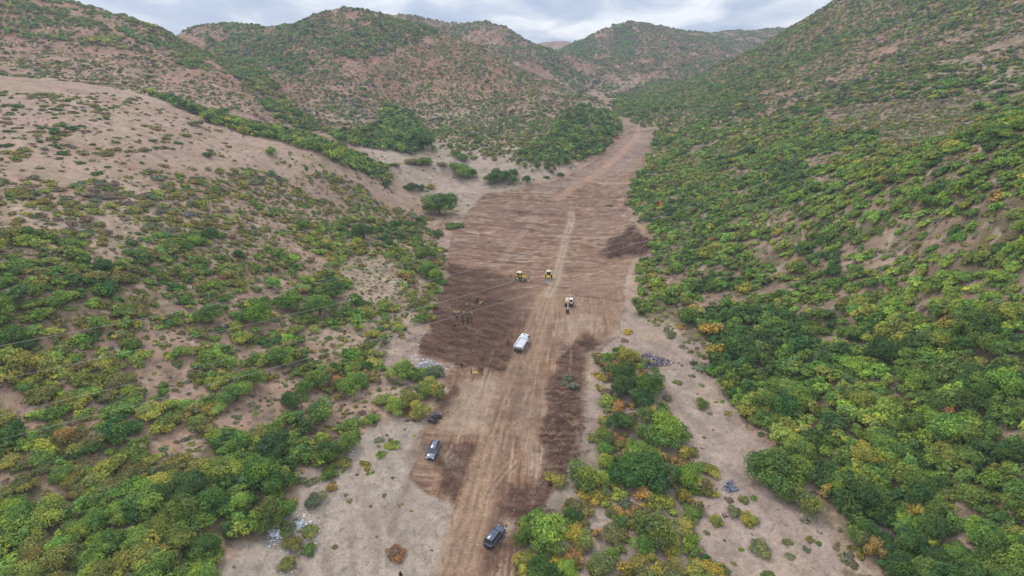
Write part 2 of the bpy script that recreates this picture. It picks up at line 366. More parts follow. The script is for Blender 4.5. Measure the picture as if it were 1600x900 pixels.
for k in range(34):                                # single wheel and blade marks all over the strip
    u0, v0 = rt.uniform(700, 960), rt.uniform(300, 780)
    a_ = rt.gauss(math.pi / 2 - 0.3, 0.14) if (v0 > 470 or rt.random() < .25) else rt.gauss(0.12, 0.22)
    L = rt.uniform(40, 110) * (0.6 if v0 < 400 else 1); cu = rt.uniform(-.3, .3); pts = []; pair = rt.random() < .5; shade = (100, 74, 58) if rt.random() < .6 else (182, 156, 130)
    if poly_sd(np.array([u0]), np.array([v0]), DARK[0])[0] > -15: continue
    for i in range(6):
        t = i / 5 - .5; pts.append((u0 + math.cos(a_ + cu * t) * L * t, v0 - math.sin(a_ + cu * t) * L * t * .8))
    for off in ((0.0, 9.0 * v0 / 700) if pair else (0.0,)):
        d = polyline_dist([(p_[0] + off, p_[1] + off * .15) for p_ in pts]) + 0.16 * nC
        paint(strip * sstep(0.34, 0.08, d) * sstep(-0.5, 0.3, nB), shade, 0.5); GH -= 0.06 * strip * sstep(0.4, 0.1, d)
for k in range(22):                                # blade berms across the far half
    u0, v0 = rt.uniform(740, 960), rt.uniform(300, 470); L = rt.uniform(30, 120); pts = [(u0 + L * (i / 5 - .5), v0 + L * .12 * (i / 5 - .5) + rt.uniform(-1, 1)) for i in range(6)]
    d = polyline_dist(pts); kk = strip * sstep(0.8, 0.1, d + 0.3 * nC); GH += 0.35 * kk; paint(kk, (90, 64, 52), 0.6)
# pushed ridges of soil (fingers) at the right edge, and rough dozed relief
fing = mask([(852, 596), (905, 600), (925, 660), (915, 735), (870, 752), (846, 735), (846, 690)], 4, 0, 200, 0.8)
fr = np.clip(1.25 * np.sin((GY + 0.8 * fbm(GX / 2.2, GY / 5, 3, 421) + 0.10 * GX) * 2 * math.pi / (2.9 + 0.4 * np.sin(GY / 5))) * (0.65 + 0.7 * fbm(GX / 3, GY / 1.6, 3, 422)) + 0.45 * fbm(GX / 2.2, GY / 0.6, 3, 423), -1.2, 1.2)
paint(fing * sstep(0.1, 0.9, fr), (88, 64, 53), 0.7); paint(fing * sstep(0.2, 0.95, -fr), (156, 128, 106), 0.6)
GH += fing * 0.28 * fr
GH += dk * strip * (0.22 * fbm(GX / 1.1, GY / 0.9, 3, 431)) + strip * (0.10 + 0.16 * (1 - lon)) * st
GH += dome * (0.35 * fbm(GX / 9, GY / 30, 4, 437) - 0.5 * np.clip(fbm(GX / 14, GY / 40, 4, 438), 0.3, 1))
edge = strip * (1 - strip) * 4; paint(edge * sstep(-0.2, 0.6, nB + nC), (104, 78, 62), 0.6)
GH += edge * 0.45 * np.clip(0.5 + nB, 0, 1.2)
heap = mask([(955, 374), (990, 358), (1018, 378), (1008, 392), (975, 398), (950, 398)], 9, 0, 500, 1.0)
GH += heap * (1.6 + 0.9 * fbm(GX / 2.5, GY / 2.5, 3, 451)); paint(heap * sstep(-0.2, 0.6, nB + nC), (74, 54, 46), 0.75)
rub = mask([(596, 500), (668, 520), (655, 552), (700, 575), (690, 600), (600, 600), (560, 560)], 8)
paint(rub, (160, 142, 130), 0.6)
ash = np.maximum(mask([(1000, 556), (1018, 550), (1040, 556), (1042, 572), (1020, 580), (998, 572)], 3), mask([(1133, 756), (1146, 750), (1152, 765), (1140, 772)], 2))
paint(ash * sstep(-0.6, 0.5, nC + nB), (96, 84, 88), 0.8)
# dull green and brown dry growth that covers the slopes between bushes
for vp, vk in (([(1016, 208), (1200, 200), (1400, 156), (1900, 150), (1900, 1100), (1400, 1000), (1300, 820), (1225, 700), (1104, 590), (1100, 540), (1000, 500), (1024, 384), (985, 310)], 0.75), ([(-300, 690), (505, 690), (508, 720), (432, 800), (420, 838), (345, 858), (330, 1100), (-300, 1100)], 0.8),
               ([(-300, 380), (560, 345), (690, 372), (684, 455), (640, 502), (600, 545), (-300, 620)], 0.35), ([(955, 160), (1340, 0), (1700, -200), (1700, 160), (1200, 200), (1020, 205)], 0.55), ([(925, 545), (1040, 560), (1085, 700), (1100, 900), (815, 900), (830, 790), (900, 740)], 0.3)):
    paint(mask(vp, 14, 0, 900, 1.6) * sstep(-0.5, 0.5, fbm(GX / 6, GY / 6, 4, 461)), (104, 98, 66), vk)
veg = np.zeros(GX.shape)
lowveg = np.clip(1 - strip - pl - pr - dome, 0, 1)
paint(lowveg * sstep(0.15, 0.9, fbm(GX / 7, GY / 7, 5, 471, 0.6)) * sstep(1.0, 4, GH0 + 2), (118, 112, 82), 0.42)
paint(lowveg * sstep(0.25, 0.8, fbm(GX / 1.8, GY / 1.8, 3, 481)), (98, 86, 70), 0.6)
paint(lowveg * sstep(0.35, 0.9, fbm(GX / 2.6, GY / 2.2, 3, 482)), (192, 172, 152), 0.5)
paint(dome * sstep(0.2, 0.9, fbm(GX / 14, GY / 10, 5, 488)), (146, 134, 98), 0.5); paint(dome * sstep(0.3, 0.9, fbm(GX / 3.5, GY / 2.0, 4, 483)), (134, 112, 92), 0.6); paint(dome * sstep(0.2, 0.9, fbm(GX / 25, GY / 8, 4, 484)), (160, 128, 106), 0.6)
paint((pl + pr) * sstep(0.1, 0.8, fbm((GX + 0.3 * GY) / 2.0, GY / 14, 4, 486)), (150, 132, 114), 0.6); paint((pl + pr) * sstep(0.3, 0.9, fbm(GX / 16, GY / 12, 4, 487)), (178, 156, 132), 0.7)
paint((pl + pr) * sstep(0.3, 0.85, fbm(GX / 0.9, GY / 0.9, 3, 485)), (122, 106, 90), 0.45)
def cover(poly, rgb, k, ymin, ymax, f=10): paint(mask(poly, f, ymin, ymax, 1.6) * np.clip(0.75 + 0.5 * nB, 0, 1), rgb, k)
C *= (1 + 0.10 * nC + 0.07 * nA)[..., None]
C = np.clip(C, 0.01, 0.9) / 1.12
for pu, pv, pr_ in ((773, 842, 4.2), (677, 707, 4.2), (680, 656, 3.0), (815, 542, 5.5), (814, 437, 5.5), (857, 436, 5.0), (889, 477, 4.0)):
    g = ground_at(pu, pv); d = np.hypot(GX - g[0], GY - g[1]); k = sstep(pr_, pr_ * 0.6, d); z_ = GH[d < pr_ * 0.7].mean(); GH[:] = GH * (1 - k) + z_ * k     # machines stand on firm level soil
print("painted", time.time() - T0)

# ------------------------------------------------------------------ ground objects
def soil_material(name, bump, rough_scale):
    m = bpy.data.materials.new(name); m.use_nodes = True; t = m.node_tree; b = t.nodes['Principled BSDF']
    b.inputs['Roughness'].default_value = 0.95; b.inputs['Specular IOR Level'].default_value = 0.15
    a = N(t, 'ShaderNodeAttribute', attribute_name='soil'); g = N(t, 'ShaderNodeNewGeometry')
    def noise(scale, detail=4, rough=0.6, mapscale=(1, 1, 1)):
        mpn = N(t, 'ShaderNodeMapping'); mpn.inputs['Scale'].default_value = mapscale; t.links.new(g.outputs['Position'], mpn.inputs[0])
        n = N(t, 'ShaderNodeTexNoise'); n.inputs['Scale'].default_value = scale; n.inputs['Detail'].default_value = detail; n.inputs['Roughness'].default_value = rough
        t.links.new(mpn.outputs[0], n.inputs[0]); return n
    n1 = noise(rough_scale, 5, 0.7); n2 = noise(rough_scale * 0.13, 4, 0.6); n3 = noise(rough_scale * 3.2, 3, 0.7)
    r1 = ramp(t, [(0.30, (0.62,) * 3), (0.52, (1, 1, 1)), (0.72, (1.32, 1.30, 1.27))], n1.outputs[0])
    r2 = ramp(t, [(0.35, (0.86, 0.87, 0.88)), (0.65, (1.12, 1.1, 1.08))], n2.outputs[0])
    r3 = ramp(t, [(0.30, (0.60,) * 3), (0.45, (1, 1, 1)), (0.70, (1.05,) * 3), (0.76, (1.55,) * 3)], n3.outputs[0])
    prev = a.outputs['Color']
    for r in (r1, r2, r3):
        m1 = N(t, 'ShaderNodeMix', data_type='RGBA', blend_type='MULTIPLY'); m1.inputs[0].default_value = 0.8
        t.links.new(prev, m1.inputs[6]); t.links.new(r.outputs[0], m1.inputs[7]); prev = m1.outputs[2]
    t.links.new(prev, b.inputs['Base Color'])
    bp = N(t, 'ShaderNodeBump'); bp.inputs['Strength'].default_value = 0.8; bp.inputs['Distance'].default_value = bump
    t.links.new(n1.outputs[0], bp.inputs['Height']); t.links.new(bp.outputs[0], b.inputs['Normal'])
    return m
nr, nc = GX.shape
idx = np.arange(nr * nc, dtype=np.int64).reshape(nr, nc)
F = np.stack([idx[:-1, :-1], idx[:-1, 1:], idx[1:, 1:], idx[1:, :-1]], -1)
is_strip = (strip[:-1, :-1] > 0.5)
is_hill = ((GY[:-1, :-1] > 335) & (GH0[:-1, :-1] - floor_z(GY[:-1, :-1]) > 12)) & ~is_strip
VV = np.stack([GX, GY, GH], -1).reshape(-1, 3); CC = np.concatenate([C, np.ones(GX.shape + (1,))], -1).reshape(-1, 4)
def mesh_from(name, V, Fq, attrs=(), smooth=True):
    me = bpy.data.meshes.new(name); k = Fq.shape[1]
    me.vertices.add(len(V)); me.vertices.foreach_set('co', np.ascontiguousarray(V, np.float32).ravel())
    me.loops.add(Fq.size); me.loops.foreach_set('vertex_index', Fq.astype(np.int32).ravel())
    me.polygons.add(len(Fq)); me.polygons.foreach_set('loop_start', np.arange(0, Fq.size, k, dtype=np.int32))
    me.polygons.foreach_set('use_smooth', np.full(len(Fq), smooth))
    for an, typ, arr in attrs:
        at = me.attributes.new(an, typ, 'POINT')
        at.data.foreach_set('color' if 'COLOR' in typ else 'value', np.ascontiguousarray(arr, np.float32).ravel())
    me.update(); me.validate(clean_customdata=False) if False else None
    return me
def ground_object(name, sel, mat_, label):
    f = F[sel]; used = np.unique(f); remap = np.full(nr * nc, -1, np.int64); remap[used] = np.arange(len(used))
    me = mesh_from(name, VV[used], remap[f], [('soil', 'FLOAT_COLOR', CC[used])]); me.materials.append(mat_)
    o = bpy.data.objects.new(name, me); COL.objects.link(o); o['kind'] = 'structure'; o['label'] = label; return o
m_soil = soil_material('dry_soil', 0.12, 2.2); m_dirt = soil_material('bulldozed_dirt', 0.16, 1.9); m_hill = soil_material('stony_hill_soil', 0.5, 0.55)
ground_object('ground', ~is_strip & ~is_hill, m_soil, 'dry tan ground with thin grass on the valley floor and lower slopes')
ground_object('dirt_road', is_strip, m_dirt, 'wide bulldozed strip of bare brown dirt running up the valley')
ground_object('hills', is_hill, m_hill, 'reddish stony hills at the head of the valley')
print("ground", time.time() - T0)
# ------------------------------------------------------------------ vegetation
rng = np.random.default_rng(7)
DENSE, BIG = 0.80, 1.08
GREENS = {'dark green': (0.068, 0.135, 0.034), 'green': (0.135, 0.220, 0.045), 'bright green': (0.205, 0.300, 0.058), 'olive': (0.190, 0.200, 0.062),
          'grey green': (0.170, 0.195, 0.105), 'yellow green': (0.255, 0.285, 0.062), 'yellow': (0.45, 0.35, 0.070), 'orange': (0.43, 0.255, 0.085), 'rust': (0.31, 0.190, 0.095), 'brown': (0.20, 0.170, 0.120)}
CN = list(GREENS)
GREENS = {k: (r_ * 1.33, g_ * 1.23, b_ * 1.15) if k not in ('yellow', 'orange', 'rust') else (r_ * 1.1, g_ * 1.08, b_) for k, (r_, g_, b_) in GREENS.items()}
def crown_quads(n, seed, leaf, flat=0.6, up=0.5, blobs=7, spread=0.62):
    """Leaf sprays on the outside of a few overlapping lobes; unit crown: radius 1, base z 0, top about 2*flat."""
    r = np.random.default_rng(seed)
    ang = r.uniform(0, 2 * math.pi, blobs); rad = np.sqrt(r.uniform(0.02, 1, blobs)) * spread
    bc = np.stack([rad * np.cos(ang), rad * np.sin(ang), flat * r.uniform(0.45, 1.30, blobs) * (1 - 0.25 * rad)], -1)
    br = r.uniform(0.20, 0.50, blobs)
    bc[0] = (0, 0, flat); br[0] = 0.50
    w = br ** 2; k = r.choice(blobs, n, p=w / w.sum())
    d = r.normal(size=(n, 3)); d[:, 2] += 0.35; d /= np.linalg.norm(d, axis=1)[:, None]
    d[:, 2] = np.where(d[:, 2] < -0.35, -d[:, 2], d[:, 2])
    rr = br[k] * (0.72 + 0.36 * r.random(n) ** 0.7)
    lump = 1 + 0.16 * np.sin(9 * d[:, 0] + 5 * seed) * np.sin(8 * d[:, 1] + 2) + 0.1 * np.sin(13 * d[:, 2] + seed)
    P = bc[k] + d * (rr * lump)[:, None] * np.array([1, 1, flat * 1.25])
    P[:, 2] = np.maximum(P[:, 2], 0.03)
    nrm = d + r.normal(size=(n, 3)) * 0.45 + np.array([0, 0, up]); nrm /= np.linalg.norm(nrm, axis=1)[:, None]
    t = np.cross(nrm, r.normal(size=(n, 3))); t /= np.linalg.norm(t, axis=1)[:, None]; b = np.cross(nrm, t)
    s = leaf * r.uniform(0.6, 1.35, n)[:, None]
    q = np.stack([P - t * s - b * s * 0.55, P + t * s * 0.25 - b * s * 0.8 - nrm * s * 0.15, P + t * s + b * s * 0.5, P - t * s * 0.3 + b * s * 0.8 - nrm * s * 0.15], 1)
    var = r.uniform(0.62, 1.38, n) * (0.80 + 0.4 * r.random(blobs))[k]
    hue = r.normal(0, 1, n) * 0.5 + r.normal(0, 1, blobs)[k]
    return q, var, hue, r.random(blobs)[k] * 0.8 + r.random(n) * 0.2
def leaf_material(name, per_object):
    m = bpy.data.materials.new(name); m.use_nodes = True; t = m.node_tree; b = t.nodes['Principled BSDF']
    b.inputs['Roughness'].default_value = 0.75; b.inputs['Specular IOR Level'].default_value = 0.25
    a = N(t, 'ShaderNodeAttribute', attribute_name='leaf')
    if per_object:
        oi = N(t, 'ShaderNodeObjectInfo'); mm = N(t, 'ShaderNodeMix', data_type='RGBA', blend_type='MULTIPLY'); mm.inputs[0].default_value = 1.0
        t.links.new(oi.outputs['Color'], mm.inputs[6]); t.links.new(a.outputs['Color'], mm.inputs[7]); c = mm.outputs[2]
    else:
        c = a.outputs['Color']
    t.links.new(c, b.inputs['Base Color'])
    tr = N(t, 'ShaderNodeBsdfTranslucent'); t.links.new(c, tr.inputs[0]); ms = N(t, 'ShaderNodeMixShader'); ms.inputs[0].default_value = 0.3
    t.links.new(b.outputs[0], ms.inputs[1]); t.links.new(tr.outputs[0], ms.inputs[2]); t.links.new(ms.outputs[0], t.nodes['Material Output'].inputs[0])
    return m
m_leaf_obj = leaf_material('leaves_of_one_plant', True); m_leaf_mass = leaf_material('leaves_of_many_plants', False)
m_bark = bpy.data.materials.new('bark'); m_bark.use_nodes = True
_t = m_bark.node_tree; _b = _t.nodes['Principled BSDF']; _b.inputs['Roughness'].default_value = 0.9
_n = N(_t, 'ShaderNodeTexNoise'); _n.inputs['Scale'].default_value = 9; _r = ramp(_t, [(0.3, (0.05, 0.038, 0.028)), (0.7, (0.16, 0.13, 0.10))], _n.outputs[0]); _t.links.new(_r.outputs[0], _b.inputs['Base Color'])
def turn(base, br_, autumn):                        # some lobes of a crown have turned colour, or have not yet
    m1 = (br_ < 0.32)[..., None]; m2 = (br_ > 0.80)[..., None]
    return base * (np.where(m1, np.array([0.36, 0.60, 0.75]), 1.0) if autumn else np.where(m2, np.array([1.36, 1.22, 1.0]), np.where(br_[..., None] < 0.16, np.array([0.72, 0.78, 0.8]), 1.0)))
def tint(var, hue):                                # per-leaf multiplier: lightness and a drift towards yellow
    y = np.clip(hue, -2, 2) * 0.15
    return np.stack([var * (1 + 1.0 * y), var * (1 + 0.45 * y), var * (1 - 0.6 * y)], -1)
LODS = [12, 30, 80, 200, 520, 1100]
LODW = [0, 3.2, 5.5, 9, 15, 26]
protos = {}
for li, n in enumerate(LODS):
    for kind, (flat, up) in {'bush': (0.42, 0.5), 'tree': (0.72, 0.35), 'mound': (0.24, 0.7)}.items():
        L = []
        for s in range(7):
            lf = 0.085 * (800 / n) ** 0.42
            L.append(crown_quads(n, 100 * li + s + 7 * len(kind), lf, flat, up, blobs=(4 if n < 32 else 9 + s % 3), spread=0.72))
        protos[(li, kind)] = L

plants = dict(u=[], v=[], x=[], y=[], z=[], w=[], h=[], col=[], kind=[], reg=[], hand=[])
def add_plants(x, y, w, hk, col, kind, reg, hand=0):
    z = height(x, y); u, v, d = project(x, y, z)
    for k, a in (('u', u), ('v', v), ('x', x), ('y', y), ('z', z), ('w', w), ('h', hk), ('col', col), ('kind', kind), ('reg', np.full(len(x), reg)), ('hand', np.full(len(x), hand))):
        plants[k].append(np.asarray(a))
KI = {'bush': 0, 'tree': 1, 'mound': 2}; KN = list(KI)
REGN = []
def scatter(name, poly, d, size, mix, kind, cover=1.0, ymin=0, ymax=3000, holes=(), seed=1, clump=9.0, edge=3.0, hk=1.0):
    """Plants about d metres apart inside an outlined patch of ground."""
    if name not in REGN: REGN.append(name)
    r = np.random.default_rng(seed)
    d = d * DENSE; size = (size[0] * BIG, size[1] * BIG); cover = min(1.0, cover * 1.08)
    P = np.asarray(poly, float)
    pts = []
    for (u, v) in list(poly) + [((poly[i][0] + poly[i - 1][0]) / 2, (poly[i][1] + poly[i - 1][1]) / 2) for i in range(len(poly))]:
        g = ground_at(u, v)
        if g is None:
            kx, ks = ray(u, v); g = (kx * min(ymax, 1500), min(ymax, 1500), 0)
        pts.append(g)
    pts = np.array(pts)
    x0, x1 = pts[:, 0].min() - 20, pts[:, 0].max() + 20; y0, y1 = max(ymin, pts[:, 1].min() - 20), min(ymax, pts[:, 1].max() + 20)
    nx, ny = int((x1 - x0) / d) + 1, int((y1 - y0) / d) + 1
    gx, gy = np.meshgrid(np.arange(nx), np.arange(ny)); 
    x = x0 + (gx + 0.5 * (gy % 2) + r.uniform(-0.42, 0.42, gx.shape)) * d; y = y0 + (gy + r.uniform(-0.42, 0.42, gx.shape)) * d
    x, y = x.ravel(), y.ravel(); z = height(x, y); u, v, dep = project(x, y, z)
    s = np.clip(FPX / np.maximum(dep, 5), 0, 12)
    uu = u + fbm(x / 11, y / 11, 3, seed + 900) * edge * s; vv = v + fbm(x / 11, y / 11, 3, seed + 950) * edge * s * 0.7
    ok = (dep > 5) & (y > ymin) & (y < ymax) & (poly_sd(uu, vv, poly) > 0)
    for hpoly in holes: ok &= ~(poly_sd(uu, vv, hpoly) > 0)
    cn = fbm(x / clump, y / clump, 3, seed + 77) * 0.5 + 0.5
    ok &= (cn < np.quantile(cn[ok], cover) if ok.any() else ok) if cover < 1 else ok
    x, y = x[ok], y[ok]; cn = cn[ok]; n = len(x)
    if not n: return
    names = list(mix); pw = np.array([mix[k] for k in names], float); pw /= pw.sum()
    # colours come in drifts: mix a smooth field with chance
    f = np.clip(fbm(x / 22, y / 22, 3, seed + 500) * 0.5 + 0.5, 0, 0.999); rank = np.argsort(np.argsort(f + r.normal(0, 0.30, n))) / max(n, 1)
    ci = np.searchsorted(np.cumsum(pw), rank); col = np.array([CN.index(names[min(c, len(names) - 1)]) for c in ci])
    acc = sum(pw[i] for i, k in enumerate(names) if k in ('yellow', 'orange', 'rust')) if len(names) > 4 else 0
    if acc:                                         # autumn colours stand singly, not in drifts
        hot = [CN.index(k) for k in names if k in ('yellow', 'orange', 'rust')]; cool = [CN.index(k) for k in names if k not in ('yellow', 'orange', 'rust')]; cp = np.array([mix[k] for k in names if k not in ('yellow', 'orange', 'rust')], float)
        sw = np.isin(col, hot); col[sw] = r.choice(cool, sw.sum(), p=cp / cp.sum()); hs_ = r.random(n) < acc; col[hs_] = r.choice(hot, hs_.sum())
    w = r.uniform(*size, n) * (0.75 + 0.5 * r.random(n)) * (1.12 - 0.35 * cn)
    kinds = np.array([KI[kind]] * n) if isinstance(kind, str) else np.where(r.random(n) < kind[2], KI[kind[1]], KI[kind[0]])
    add_plants(x, y, w, hk * r.uniform(0.8, 1.25, n), col, kinds, REGN.index(name))
OL = {'green': 1.0, 'olive': 4, 'grey green': 1.5, 'yellow green': 1.0, 'brown': .5}
MIXL = {'dark green': .9, 'green': 2.6, 'olive': 2.6, 'bright green': 1.2, 'yellow green': 1.2, 'yellow': .05, 'orange': .05}
GRN = {'dark green': 1.8, 'green': 3.4, 'bright green': 2, 'yellow green': .5, 'olive': .5, 'orange': .05}
RGT = {'dark green': .8, 'green': 3.8, 'bright green': 3.8, 'olive': 1.0, 'yellow green': 1.1, 'yellow': .06, 'orange': .04}
RLO = {'dark green': 3.2, 'green': 3.8, 'bright green': 1.3, 'yellow green': .5, 'yellow': .16, 'orange': .12}
B_L = [[(540, 398), (600, 405), (650, 470), (632, 492), (560, 472), (535, 440)], [(215, 512), (270, 508), (290, 535), (270, 556), (215, 562)], [(205, 575), (262, 560), (282, 580), (262, 605), (205, 615)],
       [(345, 600), (380, 575), (440, 600), (448, 660), (430, 690), (350, 668)], [(262, 690), (330, 680), (350, 700), (345, 742), (290, 740), (250, 715)], [(380, 672), (480, 672), (500, 690), (440, 694), (385, 694)],
       [(445, 722), (490, 720), (500, 745), (465, 800), (445, 790)], [(352, 468), (480, 425), (600, 400), (600, 412), (480, 440), (360, 484)], [(300, 400), (345, 380), (380, 390), (330, 402)],
       [(470, 545), (540, 525), (560, 545), (500, 572)], [(575, 535), (640, 500), (672, 520), (655, 548), (612, 560)], [(200, 455), (240, 440), (260, 447), (215, 462)], [(340, 560), (400, 540), (410, 552), (352, 575)]]
scatter('left slope', [(-300, 310), (200, 272), (250, 268), (420, 262), (540, 277), (600, 310), (655, 330), (672, 345), (640, 365), (600, 345), (450, 365), (300, 372), (-300, 400)], 3.7, (2.2, 4.3), OL, 'mound', 0.78, seed=11, ymin=90, hk=1.15)
scatter('left slope', [(-300, 372), (300, 372), (450, 362), (560, 342), (600, 345), (640, 365), (650, 345), (690, 372), (700, 438), (684, 455), (672, 500), (640, 502), (600, 545), (560, 560), (400, 560), (-300, 600)], 3.5, (2.3, 4.9), MIXL, ('bush', 'tree', 0.2), 0.70, holes=B_L, seed=12, ymin=70)
scatter('left slope', [(-300, 372), (300, 372), (450, 362), (560, 342), (600, 345), (640, 365), (690, 372), (680, 455), (672, 500), (640, 502), (600, 545), (560, 560), (400, 560), (-300, 600)], 3.4, (1.2, 2.4), OL, 'mound', 0.6, seed=13, ymin=70)
scatter('left slope', [(-300, 560), (400, 545), (560, 540), (612, 556), (640, 560), (655, 590), (672, 618), (680, 640), (660, 652), (600, 650), (560, 690), (520, 700), (480, 690), (300, 700), (-300, 720)], 3.4, (2.3, 4.8), {'dark green': 1, 'green': 2.6, 'olive': 2.4, 'bright green': 1.0, 'yellow green': 2.0, 'orange': .12}, ('bush', 'tree', 0.3), 0.68, holes=B_L, seed=14)
scatter('left slope', [(-300, 560), (400, 545), (560, 540), (612, 556), (640, 560), (655, 590), (660, 652), (600, 650), (540, 720), (480, 740), (300, 750), (-300, 760)], 3.0, (0.8, 2.0), {'olive': 3, 'grey green': 2, 'brown': 1, 'yellow green': 1}, 'mound', 0.55, seed=15)
scatter('left slope', [(-300, 690), (200, 690), (260, 720), (330, 745), (300, 780), (200, 800), (-300, 840)], 3.4, (2.6, 4.6), {'olive': 3, 'green': 2, 'yellow green': 3, 'rust': .3}, 'bush', 0.75, holes=B_L, seed=16)
scatter('lower left thicket', [(330, 688), (440, 690), (505, 690), (508, 720), (470, 735), (445, 760), (432, 800), (420, 838), (380, 838), (345, 858), (335, 910), (330, 1100), (-300, 1100), (-300, 820), (200, 790), (290, 760), (345, 735)], 3.1, (3.2, 5.8), GRN, ('tree', 'bush', 0.2), 0.94, seed=17, edge=1.5)
scatter('dry dome', [(-200, 140), (200, 145), (340, 202), (440, 232), (560, 268), (600, 300), (540, 277), (420, 262), (250, 265), (-200, 290)], 7, (1.2, 3.4), {'olive': 3, 'grey green': 1, 'dark green': 1}, 'mound', 0.75, ymin=100, ymax=330, seed=18)
scatter('dry dome', [(-200, 150), (200, 152), (262, 180), (300, 205), (240, 250), (-200, 258)], 5.0, (1.6, 4.4), {'olive': 3, 'dark green': 1, 'brown': 1}, 'mound', 0.5, ymin=100, ymax=320, seed=60, clump=12)
scatter('dry dome', [(420, 230), (560, 262), (620, 300), (600, 310), (520, 285), (420, 262)], 5.0, (1.0, 2.6), {'olive': 3, 'dark green': 1, 'green': 1}, 'mound', 0.55, ymin=100, ymax=330, seed=61, clump=10)
scatter('green gully', [(225, 148), (300, 165), (340, 176), (380, 192), (450, 204), (520, 225), (560, 245), (605, 262), (612, 287), (590, 285), (555, 266), (500, 243), (440, 224), (385, 212), (335, 196), (262, 160)], 4.2, (3.5, 6), {'green': 3, 'bright green': 2.2, 'dark green': 1.6, 'yellow green': 1.2}, 'tree', 0.93, ymin=230, ymax=460, seed=19, edge=1.2)
scatter('red spur', [(-200, -20), (200, 38), (300, 85), (440, 168), (440, 204), (340, 178), (200, 140), (-200, 120)], 8, (2.0, 4.2), {'olive': 3, 'green': 1, 'dark green': 1.5, 'brown': 1}, ('mound', 'bush', 0.4), 0.6, ymin=300, ymax=640, seed=20)
scatter('red spur', [(-200, -60), (100, 0), (200, 16), (255, 32), (310, 70), (330, 110), (290, 104), (250, 80), (200, 78), (-200, 30)], 5, (3, 6), {'green': 3, 'olive': 2, 'yellow green': 1}, 'bush', 0.7, ymin=380, ymax=640, seed=21)
scatter('hill gully', [(325, 58), (380, 78), (430, 130), (452, 165), (520, 205), (510, 228), (440, 208), (418, 168), (380, 128), (318, 82)], 4.6, (3.5, 6.5), {'green': 3, 'dark green': 2, 'olive': 1.5, 'yellow green': 1}, 'bush', 0.85, ymin=380, ymax=800, seed=22)
scatter('hill top', [(270, 42), (300, 30), (430, 26), (480, 14), (545, 2), (620, 18), (690, 45), (640, 75), (560, 92), (500, 92), (470, 120), (430, 108), (400, 90), (360, 78)], 5.6, (3.4, 7), {'green': 3, 'dark green': 2, 'grey green': 1.5, 'olive': 1}, 'bush', 0.80, ymin=450, ymax=820, seed=23, clump=30)
scatter('hill face', [(290, 28), (430, 24), (545, 2), (690, 40), (760, 76), (800, 98), (860, 128), (945, 160), (972, 200), (900, 232), (780, 252), (650, 218), (480, 196), (430, 130)], 5.4, (1.8, 4.8), {'olive': 3, 'green': 3.0, 'dark green': 1.2, 'brown': 1.2, 'grey green': 1.5}, ('mound', 'bush', 0.5), 0.82, ymin=340, ymax=820, seed=24, clump=24)
scatter('hill face', [(600, 165), (650, 182), (680, 236), (640, 240), (540, 226), (512, 212), (590, 205)], 4.4, (4, 7), {'green': 3, 'dark green': 2, 'bright green': 1.6}, 'tree', 0.92, ymin=330, ymax=560, seed=25, edge=1.5)
scatter('hill foot wood', [(805, 262), (812, 244), (850, 222), (872, 190), (905, 165), (950, 172), (972, 198), (968, 215), (942, 238), (905, 256), (870, 262), (830, 268)], 4.6, (3.5, 6.5), {'green': 3, 'dark green': 2, 'bright green': 1.6, 'olive': .6}, 'tree', 0.86, ymin=290, ymax=640, seed=26, edge=1.2)
scatter('hill foot wood', [(660, 205), (800, 190), (872, 190), (850, 222), (800, 250), (700, 240)], 6, (2.5, 5), {'green': 3, 'olive': 2, 'yellow green': 1}, 'bush', 0.55, ymin=290, ymax=560, seed=27)
scatter('dry side valley', [(560, 230), (700, 232), (900, 262), (860, 282), (740, 300), (735, 330), (690, 330), (640, 318), (590, 290)], 7, (.8, 2.2), {'olive': 2, 'dark green': 1, 'yellow': .5, 'brown': 1.5, 'grey green': 1}, 'mound', 0.5, ymin=200, ymax=420, seed=28)
scatter('far ridge', [(590, 10), (650, 12), (720, 20), (780, 26), (835, 50), (890, 98), (930, 138), (900, 150), (860, 132), (790, 96), (690, 54)], 8.0, (4, 8), {'green': 2.6, 'grey green': 3, 'dark green': 1.6, 'brown': 1}, 'bush', 0.74, ymin=780, ymax=1250, seed=29, clump=45)
scatter('far green saddle', [(826, 60), (930, 56), (930, 80), (900, 118), (880, 104)], 9, (7, 11), {'green': 4, 'grey green': 2, 'dark green': 1}, 'bush', 0.95, ymin=1000, ymax=1900, seed=30)
scatter('far hill', [(900, 70), (915, 46), (950, 26), (985, 18), (1040, 30), (1100, 36), (1180, 34), (1272, 30), (1180, 84), (1100, 118), (1020, 152), (960, 160), (930, 142), (890, 110)], 8.0, (3.5, 8), {'green': 2.6, 'grey green': 3.4, 'dark green': 2, 'olive': 1.4, 'brown': 1}, 'bush', 0.74, ymin=700, ymax=1700, seed=31, clump=40)
scatter('far hill', [(960, 40), (1000, 50), (985, 95), (955, 88)], 8, (6, 11), {'green': 3, 'dark green': 2, 'grey green': 2}, 'bush', 0.85, ymin=700, ymax=1500, seed=32)
H_R = [[(1285, 172), (1400, 156), (1520, 150), (1520, 205), (1400, 240), (1345, 206), (1290, 208)], [(1176, 385), (1200, 382), (1232, 425), (1215, 432), (1190, 412)], [(1345, 385), (1392, 352), (1398, 362), (1362, 398)],
       [(1255, 252), (1330, 232), (1332, 240), (1262, 262)], [(1275, 470), (1330, 455), (1345, 465), (1285, 495)], [(1300, 530), (1365, 545), (1362, 565), (1290, 545)], [(1036, 425), (1062, 440), (1050, 458), (1034, 450)]]
RB = [(1180, 150), (1240, 110), (1330, 70), (1420, 52), (1600, 30), (1600, 90), (1420, 110), (1320, 140), (1200, 178)]
